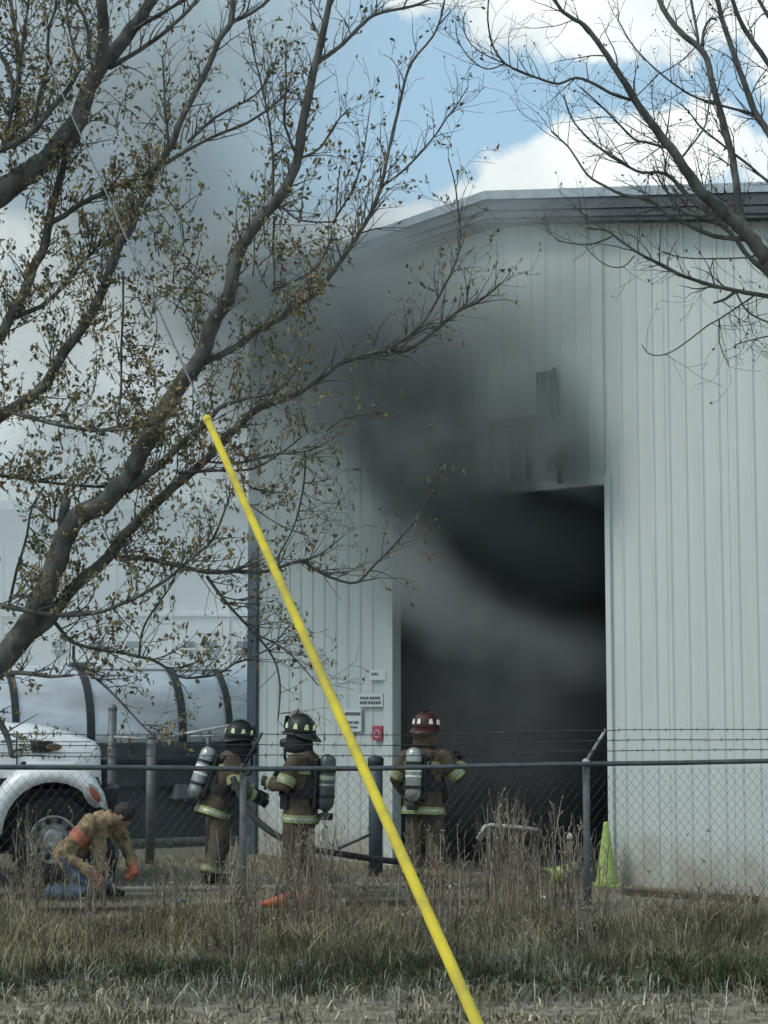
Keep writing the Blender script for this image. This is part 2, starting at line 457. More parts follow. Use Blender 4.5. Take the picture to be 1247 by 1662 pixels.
# side, back walls, roof, interior
mb = MB()
def quad(mb, a, b, c, d, mi=0): mb.add([L(a), L(b), L(c), L(d)], [(0, 1, 2, 3)], mi)
quad(mb, Bp(0.0, 0, -.05), Bp(0, 0, -DEPTH), Bp(0, topfn(0), -DEPTH), Bp(0, topfn(0), -.05))
quad(mb, Bp(T_END, 0, -.05), Bp(T_END, 0, -DEPTH), Bp(T_END, topfn(T_END), -DEPTH), Bp(T_END, topfn(T_END), -.05))
mb.add([L(Bp(0, 0, -DEPTH)), L(Bp(T_END, 0, -DEPTH)), L(Bp(T_END, topfn(T_END), -DEPTH)), L(Bp(tr, topfn(tr), -DEPTH)), L(Bp(0, topfn(0), -DEPTH))], [(0, 1, 2, 3, 4)])
mb.build('rear_wall', M['siding'], bld, fix=False)
mb = MB()
for (a, b) in ((-.25, tr), (tr, T_END + .25)):
    for dz in (0, -.06):
        quad(mb, Bp(a, roofz(a) + dz, .32), Bp(b, roofz(b) + dz, .32), Bp(b, roofz(b) + dz, -DEPTH - .2), Bp(a, roofz(a) + dz, -DEPTH - .2))
mb.build('roof', M['roof'], bld, fix=False)
# interior lining (soot black), a box around the bay
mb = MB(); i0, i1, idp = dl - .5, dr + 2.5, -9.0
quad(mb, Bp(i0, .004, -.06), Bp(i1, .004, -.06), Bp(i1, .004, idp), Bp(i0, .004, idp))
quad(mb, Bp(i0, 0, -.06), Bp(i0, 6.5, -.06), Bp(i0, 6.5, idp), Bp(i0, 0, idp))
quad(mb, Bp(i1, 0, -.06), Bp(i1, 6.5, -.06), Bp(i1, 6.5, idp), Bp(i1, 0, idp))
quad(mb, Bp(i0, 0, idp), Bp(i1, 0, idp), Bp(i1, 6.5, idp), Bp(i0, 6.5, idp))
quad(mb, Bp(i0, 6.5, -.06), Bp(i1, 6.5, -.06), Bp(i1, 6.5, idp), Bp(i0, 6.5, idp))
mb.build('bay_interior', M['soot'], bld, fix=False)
# fascia and its upper lip
mb = MB(); mt = MB()
for (a, b) in ((-.28, tr), (tr, T_END + .28)):
    def fb(mbx, t0, t1, zt, zb, o0, o1):
        p = []
        for t_ in (t0, t1):
            for z_, o_ in ((zt, o0), (zt, o1), (zb, o1), (zb, o0)): p.append(L(Bp(t_, roofz(t_) + z_, o_)))
        mbx.add(p, [(0, 1, 2, 3), (7, 6, 5, 4), (0, 4, 5, 1), (1, 5, 6, 2), (2, 6, 7, 3), (3, 7, 4, 0)])
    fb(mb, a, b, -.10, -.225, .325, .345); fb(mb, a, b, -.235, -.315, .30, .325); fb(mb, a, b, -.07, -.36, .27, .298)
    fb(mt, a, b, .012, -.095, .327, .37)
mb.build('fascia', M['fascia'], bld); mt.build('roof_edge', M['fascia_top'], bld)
mb = MB()
for (a, b) in ((-.2, tr), (tr, T_END)):
    quad(mb, Bp(a, roofz(a) - .34, .27), Bp(b, roofz(b) - .34, .27), Bp(b, roofz(b) - .34, .0), Bp(a, roofz(a) - .34, 0))
mb.build('soffit', M['fascia'], bld, fix=False)
# corner trim, door trims, header
def bbox(mb, t0, t1, z0, z1, o0, o1):
    p = [L(Bp(t_, z_, o_)) for z_ in (z0, z1) for (t_, o_) in ((t0, o1), (t1, o1), (t1, o0), (t0, o0))]
    mb.add(p, [(0, 3, 2, 1), (4, 5, 6, 7), (0, 1, 5, 4), (1, 2, 6, 5), (2, 3, 7, 6), (3, 0, 4, 7)])
mb = MB(); bbox(mb, -.10, .075, 0, topfn(0), -.12, .055); mb.build('corner_trim', M['rib_trim'], bld, bevel=.008)
mb = MB(); bbox(mb, dl - .15, dl - .001, 0, dtop + .14, -.12, .045); mb.build('door_jamb', M['door_trim'], bld, bevel=.006)
mb = MB(); bbox(mb, dr + .001, dr + .07, 0, dtop + .1, -.12, .045); mb.build('door_jamb', M['door_trim'], bld, bevel=.006)
mb = MB(); bbox(mb, dl - .001 + .002, dr - .001, dtop - .02, dtop + .09, -.12, .04); mb.build('door_header', M['door_trim'], bld, bevel=.006)
# louvre box, ledge, conduit over the bay
t0, z0 = Wt(877, 682); t1, z1 = Wt(902, 602)
mb = MB(); bbox(mb, t0, t1, z0, z1, .03, .075); v = mb.build('louvre_vent', M['steel_dark'], bld, bevel=.005)
for k in range(2):
    mb = MB(); tt = t0 + (t1 - t0) * (.22 + .5 * k); bbox(mb, tt, tt + .05, z0 + .02, z1 - .03, .076, .095); mb.build('louvre', M['steel'], v)
t0, z0 = Wt(800, 697); t1, z1 = Wt(906, 688)
mb = MB(); bbox(mb, t0, t1, z0, z0 + .09, .03, .12); mb.build('ledge', M['steel'], bld, bevel=.005)
mb = MB()
q0 = Wt(905, 598); q1 = Wt(911, 690); q2 = Wt(915, 785)
mb.tube([L(Bp(q0[0], q0[1], .07)), L(Bp(q1[0], q1[1], .07)), L(Bp(q2[0], q2[1], .07))], .028, 8); mb.build('conduit', M['steel_dark'], bld, smooth=True)
mb = MB()
for px in (780, 800, 832, 858):
    q = Wt(px, 700); q_ = Wt(px + 3, 780); mb.tube([L(Bp(q[0], q[1], .045)), L(Bp(q_[0], q_[1], .045))], .014, 6)
mb.build('door_track_rods', M['steel'], bld, smooth=True)

# signs on the wall left of the bay
def sign(x0, y0, x1, y1, label, marks, base='sign', cat='sign'):
    (ta, za), (tb, zb) = Wt(x0, y1), Wt(x1, y0)
    loc = Bp(ta, za, .032); r = empty('wall_sign', loc); tag(r, label, cat)
    def bb(name, u0, u1, v0, v1, o0, o1, m_):
        mb = MB(); p = []
        for z_ in (za + (zb - za) * v0, za + (zb - za) * v1):
            for (t_, o_) in ((u0, o1), (u1, o1), (u1, o0), (u0, o0)): p.append(Bp(ta + (tb - ta) * t_, z_, o_) - loc)
        mb.add(p, [(0, 3, 2, 1), (4, 5, 6, 7), (0, 1, 5, 4), (1, 2, 6, 5), (2, 3, 7, 6), (3, 0, 4, 7)])
        return mb.build(name, m_, r)
    bb('board', 0, 1, 0, 1, .033, .055, M[base])
    for (u0, u1, v0, v1, m_) in marks: bb('printed_mark', u0, u1, v0, v1, .056, .058, M[m_])
    return r
def words_row(y0, y1, xs, m_='ink'): return [(a, b, y0, y1, m_) for a, b in xs]
sign(605, 1087, 631, 1104, 'small white sign highest on the wall beside the bay', words_row(.45, .72, [(.12, .2), (.23, .3), (.33, .42), (.45, .52)]) )
sign(587, 1126, 626, 1147, 'wide white sign with two rows of grey capitals',
     words_row(.56, .78, [(.06, .13), (.15, .22), (.24, .31), (.33, .42), (.47, .55), (.57, .66), (.68, .77), (.79, .9)]) +
     words_row(.20, .42, [(.05, .14), (.16, .24), (.26, .36), (.4, .48), (.5, .6), (.62, .7), (.72, .82), (.84, .93)]))
sign(564, 1151, 591, 1187, 'tall white notice with a dark header bar', [(.04, .97, .72, .86, 'ink')] +
     words_row(.34, .46, [(.08, .2), (.23, .36), (.39, .5), (.56, .68), (.71, .86)]) + words_row(.14, .24, [(.18, .3), (.34, .46), (.5, .62), (.66, .78)]))
rs = sign(609, 1178, 625, 1201, 'small red sign with a pale ring beside the bay jamb', [], base='red_sign')
(ta, za), (tb, zb) = Wt(609, 1201), Wt(625, 1178)
mb = MB(); cc = [Bp((ta + tb) / 2 + .045 * math.cos(k * math.pi / 8), za + (zb - za) * .45 + .045 * math.sin(k * math.pi / 8), .058) - Vector(rs.location) for k in range(17)]
mb.tube(cc, .006, 5, cap=False); mb.build('ring_mark', M['sign'], rs)

# ------------------------------------------------------------------ far pale building
YF = 52.0
fb_ = empty('pale_hall', P(0, 1200, YF) * 1.0); fb_.location.z = 0
tag(fb_, 'long pale blue-white metal hall standing far behind the tank trailer', 'building')
LF = Vector(fb_.location)
topz = P(200, 828, YF).z
x0, x1 = P(-700, 900, YF).x, P(480, 900, YF).x
mb = MB(); mb.box(Vector(((x0 + x1) / 2, YF + 6, topz / 2)) - LF, (x1 - x0, 12, topz)); mb.build('wall', M['pale_wall'], fb_)
zs_ = P(300, 998, YF).z
mb = MB(); mb.box(Vector(((x0 + x1) / 2, YF - .03, zs_)) - LF, (x1 - x0, .06, .09)); mb.build('seam_trim', M['pale_wall'], fb_)
mb = MB(); mb.box(Vector(((x0 + x1) / 2, YF - .15, topz + .1)) - LF, (x1 - x0 + .6, .7, .25)); mb.build('eave_trim', M['pale_wall'], fb_)
k = 0
for px in np.arange(-640, 470, 92):
    X = P(float(px), 900, YF).x
    mb = MB(); mb.box(Vector((X, YF - .02, topz / 2)) - LF, (.06, .04, topz - .1)); mb.build('wall_rib', M['pale_wall'], fb_)
for (a, b, c, d) in ((330, 1041, 351, 1052), (299, 1041, 316, 1052), (385, 1041, 402, 1052), (150, 1041, 170, 1052), (205, 1041, 226, 1052), (20, 1041, 42, 1052), (85, 1041, 106, 1052)):
    p, q = P(a, d, YF), P(c, b, YF)
    mb = MB(); mb.box(Vector(((p.x + q.x) / 2, YF - .04, (p.z + q.z) / 2)) - LF, (q.x - p.x, .07, q.z - p.z)); wd = mb.build('window', M['window_grey'], fb_)
    mb = MB(); mb.box(Vector(((p.x + q.x) / 2, YF - .06, p.z - .03)) - LF, (q.x - p.x + .1, .1, .05)); mb.build('sill', M['pale_wall'], wd)

# ------------------------------------------------------------------ tank trailer
ang = R(24); ax = Vector((math.cos(ang), math.sin(ang), 0)); nn = Vector((math.sin(ang), -math.cos(ang), 0))
TC = P(210, 1130, 26.5); TC.z = 0
trl = empty('tank_trailer', TC); tag(trl, 'white tank trailer with curved black bands, parked behind the white truck', 'tank trailer')
TR, TZ = 0.98, 1.55
def T_(s, z, o=0): return ax * s + nn * o + Vector((0, 0, z))
mb = MB(); prof = []
pts = [T_(s, TZ) for s in (-4.2, -4.1, -3.9, 3.6, 3.8, 3.9)]
mb.tube(pts, [.55, .8, TR, TR, .8, .55], 40, ref=(0, 0, 1)); mb.build('tank', M['tankwhite'], trl, smooth=True)
def at_s(px, off=TR):
    """distance along the trailer axis where its near side meets a pixel column"""
    best = min(((abs((CX + F * ((TC + T_(s * .02, TZ, off)).x) / (TC + T_(s * .02, TZ, off)).y) - px), s * .02) for s in range(-220, 220)))
    return best[1]
for px, wdt in ((151, .11), (298, .11), (375, .09), (30, .1), (-80, .1)):
    s0 = at_s(px); mb = MB()
    mb.tube([T_(s0 - wdt / 2, TZ), T_(s0 + wdt / 2, TZ)], TR + .03, 40, ref=(0, 0, 1)); mb.build('band', M['tankband'], trl)
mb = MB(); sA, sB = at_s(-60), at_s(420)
mb.box(T_((sA + sB) / 2, .80, TR + .06), (sB - sA, .08, 1.32), Matrix.Rotation(ang, 3, 'Z')); mb.build('shade_panel', M['dark_grey'], trl, bevel=.01)  # added dark sheet, stands in for the shade under and behind the tank
mb = MB()
for z_ in (1.2, .85): mb.box(T_((sA + sB) / 2, z_, TR + .12), (sB - sA, .04, .05), Matrix.Rotation(ang, 3, 'Z'))
mb.build('panel_rail', M['tankband'], trl)
mb = MB()
for s_ in (-3.2, -2.1, 2.6): mb.tube([T_(s_, .45, .6), T_(s_, .45, .95)], .45, 24)
mb.build('wheel', M['tyre'], trl, smooth=False)
mb = MB(); a, b = at_s(190), at_s(262)
mb.tube([T_(at_s(140), TZ + TR + .02, .12), T_(at_s(268), TZ + TR + .02, .12)], .035, 8); mb.build('top_rail', M['steel'], trl)
mb = MB(); s0 = at_s(330)
mb.box(T_(s0 - .4, TZ + TR + .03, 0), (2.2, .7, .16), Matrix.Rotation(ang, 3, 'Z'), taper=.7); mb.build('walkway_fairing', M['truck'], trl, bevel=.03)
s0 = at_s(287); mb = MB(); mb.box(T_(s0, .78, TR + .28), (.26, .22, .2), Matrix.Rotation(ang, 3, 'Z'), taper=.6); mb.build('valve_box', M['steel'], trl, bevel=.02)

# pipe gate in front of the trailer
YG = 23.2
g0 = G(215, 1412); gt = empty('pipe_gate', (P(215, 1200, YG).x, YG, 0)); tag(gt, 'grey pipe gate posts with sloping white rails before the tank trailer', 'gate')
LG = Vector(gt.location)
for (px, top, bot, r_) in ((183, 1150, 1420, .055), (246, 1196, 1420, .06), (339, 1190, 1400, .03)):
    p, q = P(px, top, YG), P(px, bot, YG); q.z = 0; q.x = p.x
    mb = MB(); mb.tube([q - LG, p - LG], r_, 10); po = mb.build('post', M['post'], gt, smooth=True)
    mb = MB(); mb.ell(p - LG, r_ * 1.15, nu=10, nv=6); mb.build('post_cap', M['post'], po, smooth=True)
for (a, b, c, d) in ((186, 1196, 240, 1200), (256, 1199, 393, 1174), (310, 1195, 404, 1191)):
    mb = MB(); mb.tube([P(a, b, YG - .1) - LG, P(c, d, YG - .1) - LG], .018, 8); mb.build('rail', M['frame_white'], gt, smooth=True)

# ------------------------------------------------------------------ white truck
YT = 20.3
tk = empty('white_truck', (P(88, 1362, YT).x, YT + 1.0, 0))
tag(tk, 'white bonneted truck, only hood, fender and front wheel showing', 'truck')
LT = Vector(tk.location)
def TP(px, py, dy=0.0): q = P(px, py, YT); return Vector((q.x, YT + dy, q.z)) - LT
def z_of(py): return P(88, py, YT).z
def x_of(px): return P(px, 1250, YT).x
# hood: loft of rounded cross-sections
top = [(-420, 1160), (-150, 1166), (-60, 1172), (0, 1174), (40, 1176), (75, 1182), (110, 1192), (135, 1200), (150, 1207), (160, 1217), (164, 1240), (165, 1262), (165, 1290)]
mb = MB(); vs_, fs = [], []; n = 21
hw = .86
for (px, py) in top:
    zt = z_of(py) - LT.z; zb = z_of(1262 if px < 163 else max(1275, py + 6)); x = x_of(px) - LT.x
    nose = max(0, (px - 60) / 105.) if px > 60 else 0
    h2 = hw - .16 * nose ** 3
    for k in range(n):
        a = math.pi * k / (n - 1)
        c_, s_ = math.cos(a), math.sin(a)
        yy = -h2 * math.copysign(abs(c_) ** .38, c_); zz = zb + (zt - zb) * (abs(s_) ** .5)
        vs_.append(Vector((x, 1.0 - .12 - 0 + yy - .0, zz)) - Vector((0, 0, 0)))
m_ = len(top)
for i in range(m_ - 1):
    for k in range(n - 1): fs.append((i * n + k, (i + 1) * n + k, (i + 1) * n + k + 1, i * n + k + 1))
fs.append(tuple(range(n))); fs.append(tuple((m_ - 1) * n + k for k in range(n)))
# local y: empty stands at YT + 1.0, so near flank lies at about YT
vs_ = [Vector((v.x, v.y - 1.0 + .0, v.z)) for v in vs_]
mb.add(vs_, fs); mb.build('hood', M['truck'], tk, smooth=True)
NEAR = -.12 - hw                      # local y of the near flank
def TQ(px, py, dy=0.0): q = P(px, py, YT); return Vector((q.x - LT.x, NEAR + dy, q.z))
mb = MB(); mb.tube([TQ(30, 1186, -.004), TQ(29.5, 1215, -.006), TQ(30, 1243, -.006)], .008, 6); mb.build('hood_seam', M['tankband'], tk)
for y_ in (1203, 1221):
    mb = MB(); mb.tube([TQ(-60, y_, -.002), TQ(148, y_ + 1, .002)], .005, 6); mb.build('crease', M['dark_grey'], tk)
mb = MB(); mb.box(TQ(70, 1211, -.01), (.24, .05, .12)); mb.build('vent', M['truck_dark'], tk, bevel=.02)
mb = MB(); mb.ell(TQ(89, 1212, -.045), (.088, .015, .04)); mb.build('badge', M['emblem'], tk, smooth=True)
mb = MB(); mb.box(TQ(16, 1203, -.012), (.14, .02, .03)); mb.build('side_badge', M['blue'], tk, bevel=.006)
mb = MB(); mb.ell(TQ(41, 1238, -.03), (.035, .03, .02)); mb.build('hood_latch', M['truck_dark'], tk, smooth=True)
mb = MB(); vs_ = []
mb.box(TQ(85, 1240, -.03), (.55, .14, .06)); mb.build('fender_shelf', M['truck'], tk, bevel=.025)
# fender: ring between outer outline and wheel arch
outer = [(-30, 1356), (-22, 1322), (-8, 1292), (10, 1267), (30, 1249), (60, 1241), (90, 1240), (118, 1242), (140, 1250), (157, 1266), (169, 1288), (177, 1316)]
inner = []
for i in range(12):
    a = R(176 - i * (176 - 36) / 11.); inner.append((88 + 82 * math.cos(a), 1358 - 90 * math.sin(a)))
inner[-1] = (164, 1309)
mb = MB(); vs_ = []
for (o_, i_) in zip(outer, inner):
    ym = ((o_[0] + i_[0]) / 2, (o_[1] + i_[1]) / 2)
    for (pp, dy) in ((o_, .22), (o_, -.02), ((o_[0] * .8 + i_[0] * .2, o_[1] * .8 + i_[1] * .2), -.10), (ym, -.135), (i_, -.12), (i_, .22)):
        vs_.append(TQ(pp[0], pp[1], dy))
fs = []
for i in range(11):
    for k in range(6):
        k2 = (k + 1) % 6; fs.append((i * 6 + k, i * 6 + k2, (i + 1) * 6 + k2, (i + 1) * 6 + k))
fs += [(0, 1, 2, 3, 4, 5), tuple(66 + k for k in range(6))]
mb.add(vs_, fs); mb.build('fender', M['truck'], tk, smooth=True)
mb = MB(); ctr = TQ(88, 1362, 0)
q = TQ(154, 1289, -.128)
mb.ell(q, (.045, .02, .105), Matrix.Rotation(R(-32), 3, 'Y')); al = mb.build('side_lamp', M['amber'], tk, smooth=True)
mb = MB(); mb.ell(q + Vector((-.02, .012, -.01)), (.085, .026, .15), Matrix.Rotation(R(-32), 3, 'Y')); mb.build('lamp_bezel', M['rim'], al, smooth=True)
mb = MB(); mb.ell(TQ(15, 1290, -.12), (.035, .01, .02)); mb.build('side_marker', M['red_sign'], tk, smooth=True)
# wheel well liner, wheel
mb = MB(); arc = [(ctr.x + .60 * math.cos(R(a)), ctr.z + .62 * math.sin(R(a))) for a in range(-10, 191, 20)]
vs_ = [(x, NEAR + .05, z) for x, z in arc] + [(x, NEAR + .75, z) for x, z in arc]; n = len(arc)
mb.add(vs_, [(i, i + 1, n + i + 1, n + i) for i in range(n - 1)] + [tuple(range(n, 2 * n))])
mb.box((ctr.x - 2.2, NEAR + .6, .75), (3.6, .9, .5)); mb.box((ctr.x + .1, NEAR + .7, .8), (1.2, 1.1, .55))
mb.build('wheel_well', M['truck_dark'], tk)
wr = .475
def wheel(yc, side):
    rot = Matrix.Rotation(R(90), 3, 'X')
    mb = MB(); prof = [(.26, -.13), (.30, -.145), (.40, -.15), (.455, -.135), (wr, -.10), (wr, .10), (.455, .135), (.40, .15), (.30, .145), (.26, .13)]
    mb.lathe(prof, (ctr.x, yc, ctr.z), rot, 40, cap=False); ty = mb.build('wheel', M['tyre'], tk, smooth=False)
    mb = MB()
    for k in range(40):
        a = 2 * math.pi * k / 40; c = Vector((ctr.x + wr * math.cos(a), yc, ctr.z + wr * math.sin(a)))
        mb.box(c, (.03, .24, .025), Matrix.Rotation(-a, 3, 'Y'))
    mb.build('tread', M['tyre'], ty)
    mb = MB(); s = side
    prof = [(.262, .02), (.265, .135), (.245, .14), (.235, .08), (.17, .055), (.12, .07), (.115, .15), (.07, .165), (.0, .165)]
    mb.lathe([(r, -z * s) for r, z in prof], (ctr.x, yc, ctr.z), Matrix.Rotation(R(-90), 3, 'X'), 28); rm = mb.build('rim', M['rim'], ty, smooth=False)
    return ty, rm
ty, rm = wheel(NEAR + .13, 1)
yf = NEAR + .13
rot = Matrix.Rotation(R(90), 3, 'X')
for k in range(10):
    a = 2 * math.pi * k / 10
    mb = MB(); mb.ell((ctr.x + .20 * math.cos(a), yf - .085, ctr.z + .20 * math.sin(a)), (.03, .01, .03), nu=10, nv=6); mb.build('hand_hole', M['truck_dark'], ty)
    mb = MB(); c = Vector((ctr.x + .14 * math.cos(a + .3), yf - .08, ctr.z + .14 * math.sin(a + .3))); mb.tube([c, c + Vector((0, -.03, 0))], .014, 6); mb.build('lug_nut', M['rim'], ty)
# front bumper and cab beyond the frame
mb = MB(); mb.box((x_of(171) - LT.x, -.12, .62), (.12, 1.9, .32)); mb.build('bumper', M['truck_dark'], tk, bevel=.03)
mb = MB(); mb.box((x_of(169) - LT.x, -.12, 1.12), (.06, 1.2, .55)); mb.build('grille', M['truck_dark'], tk, bevel=.02)
mb = MB(); cx_ = x_of(-330) - LT.x
mb.prism([(-1.0, .55), (1.1, .55), (1.1, 1.80), (.55, 2.55), (-1.0, 2.6)], -1.05, .95, lambda u, v, w_: Vector((cx_ + u, w_ - .07, v))); cb = mb.build('cab', M['truck'], tk, bevel=.05)
mb = MB(); mb.prism([(-.5, 1.7), (.75, 1.7), (.35, 2.4), (-.5, 2.42)], -1.06, -1.03, lambda u, v, w_: Vector((cx_ + u, w_ - .07, v))); mb.build('side_window', M['glass'], tk)
mb = MB(); mb.box((cx_ - .9, NEAR + .2, .5), (.95, .25, .95)); mb.build('fuel_tank', M['rim'], tk, bevel=.1)

# the truck stands turned a little away, so only its flank shows
pv_ = Vector((x_of(165), YT, 0)); rt_ = Matrix.Rotation(R(8.2), 3, 'Z')
tk.location = pv_ + rt_ @ (Vector(tk.location) - pv_); tk.rotation_euler = (0, 0, R(8.2))

# ------------------------------------------------------------------ people
def hand(mb, w_, d, up, s=1.0, curl=.6):
    """gloved hand at wrist w_, pointing along d, palm normal up"""
    d = Vector(d).normalized(); up = Vector(up); up = (up - d * up.dot(d)).normalized(); sd_ = d.cross(up)
    w_ = Vector(w_)
    mb.tube([w_ - d * .03 * s, w_ + d * .02 * s, w_ + d * .06 * s, w_ + d * .10 * s], [.035 * s, .042 * s, .05 * s, .045 * s], 10, ell=.55, ref=sd_)
    for i in range(4):
        b = w_ + d * .095 * s + sd_ * ((i - 1.5) * .024 * s); ln = (.036, .042, .039, .030)[i] * s
        p, dd = b, d.copy(); pts = [p]
        for j in range(3):
            dd = (Matrix.Rotation(-curl * (.7 + .3 * j), 3, sd_) @ dd); p = p + dd * ln * (1, .8, .65)[j]; pts.append(p)
        mb.tube(pts, [.0125 * s, .012 * s, .011 * s, .008 * s], 7)
    b = w_ + d * .035 * s - sd_ * .04 * s; dd = (d - sd_ * .9 - up * .3).normalized()
    mb.tube([b, b + dd * .04 * s, b + dd * .04 * s + (d - up * .5).normalized() * .035 * s], [.016 * s, .014 * s, .010 * s], 7)

def frame_rot(fwd_tilt=0, side=0, yaw=0):
    return Matrix.Rotation(yaw, 3, 'Z') @ Matrix.Rotation(fwd_tilt, 3, 'Y') @ Matrix.Rotation(side, 3, 'X')

def helmet_part(par, c, rot, m, refl, red=False):
    """dome, brim longer at the rear, raised comb, reflectors"""
    c = Vector(c); rot = rot @ Matrix.Scale(1.12, 3)
    mb = MB(); prof = [(.135, -.01), (.138, .02), (.132, .065), (.115, .11), (.084, .142), (.04, .16), (.004, .165)]
    mb.lathe(prof, c, rot, 24, sx=1.12, sy=.92); h = mb.build('helmet', m, par, smooth=True)
    mb = MB(); vs_, fs = [], []; n = 28
    for i in range(n):
        a = 2 * math.pi * i / n; ca, sa = math.cos(a), math.sin(a)
        rear = max(0, -ca); ro = .156 + .045 * rear ** 1.5 + .012 * max(0, ca)
        for (r, z) in ((.128, .012), (ro, -.012 - .045 * rear), (ro, -.02 - .045 * rear), (.125, .0)):
            vs_.append(c + rot @ Vector((r * ca * 1.08, r * sa * .92, z)))
    for i in range(n):
        j = (i + 1) % n
        for k in range(4): fs.append((i * 4 + k, j * 4 + k, j * 4 + (k + 1) % 4, i * 4 + (k + 1) % 4))
    mb.add(vs_, fs); mb.build('brim', m, h, smooth=True)
    mb = MB()
    ar = [(.15 * math.cos(R(a)), .172 * math.sin(R(a))) for a in range(20, 171, 15)]
    mb.tube([c + rot @ Vector((x, 0, z + .004)) for x, z in ar], .014, 8, ell=.7); mb.build('comb', m, h, smooth=True)
    mb = MB(); mb.box(c + rot @ Vector((.148, 0, .085)), (.014, .10, .12), rot, taper=.75); mb.build('front_shield', M['blackcloth'], h, bevel=.006)
    for a in (50, 92, 134, -50, -92, -134, 172):
        q = c + rot @ Vector((.136 * math.cos(R(a)) * 1.1, .136 * math.sin(R(a)) * .92, .062))
        mb = MB(); mb.box(q, (.016, .044, .050), rot @ Matrix.Rotation(R(a), 3, 'Z'), taper=.55); mb.build('reflector', refl, h, bevel=.003)
    # neck and ear drape
    mb = MB(); mb.lathe([(.112, .0), (.124, -.06), (.132, -.13), (.138, -.18), (.10, -.19)], c, rot, 20, sx=1.05, sy=.95)
    mb.build('neck_drape', M['blackcloth'] if not red else M['coat'], h, smooth=True)
    return h

def air_pack(par, c, rot, m, up_len=.56, r=.088, stripes=True):
    """cylinder, valve, back frame; rot maps z to the cylinder axis, x points away from the back"""
    c = Vector(c); h = up_len / 2
    mb = MB(); prof = [(.02, -h - .03), (r * .6, -h), (r * .92, -h + .035), (r, -h + .08), (r, h - .08), (r * .93, h - .035), (r * .65, h), (.01, h + .015)]
    mb.lathe(prof, c, rot, 22); t_ = mb.build('air_tank', m, par, smooth=True)
    mb = MB(); mb.tube([c + rot @ Vector((0, 0, -h - .02)), c + rot @ Vector((0, 0, -h - .09))], .03, 10)
    mb.box(c + rot @ Vector((-.01, 0, -h - .07)), (.13, .09, .07), rot); mb.build('valve', M['black'], t_, bevel=.012)
    if stripes:
        for z0, z1 in ((.11, .135), (.03, .075), (-.03, -.01)):
            mb = MB(); mb.tube([c + rot @ Vector((0, 0, z0)), c + rot @ Vector((0, 0, z1))], r + .002, 22, cap=False); mb.build('stripe', M['silver'] if m is not M['tank_silver'] else M['white_refl'], t_)
    mb = MB(); mb.box(c + rot @ Vector((.085, 0, -.02)), (.05, .24, up_len * .95), rot); mb.build('back_frame', M['black'], par, bevel=.02)
    mb = MB()
    for z in (.12, -.14): mb.tube([c + rot @ Vector((0, 0, z - .018)), c + rot @ Vector((0, 0, z + .018))], r + .006, 20, cap=False)
    mb.build('tank_strap', M['black'], par)
    return t_

def band(par, p0, p1, rad, ell_=1.0, ref=None, name='reflective_band', core=True):
    p0, p1 = Vector(p0), Vector(p1)
    mb = MB(); mb.tube([p0, p1], rad, 20, ell=ell_, ref=ref, cap=False); b = mb.build(name, M['lime'], par, smooth=True)
    if core:
        a, c = p0.lerp(p1, .32), p0.lerp(p1, .68)
        rr = [(x[0] + .003, x[1] + .003) if isinstance(x, tuple) else x + .003 for x in (rad if isinstance(rad, list) else [rad, rad])]
        mb = MB(); mb.tube([a, c], rr, 20, ell=ell_, ref=ref, cap=False); mb.build('silver_strip', M['silver'], b, smooth=True)
    return b

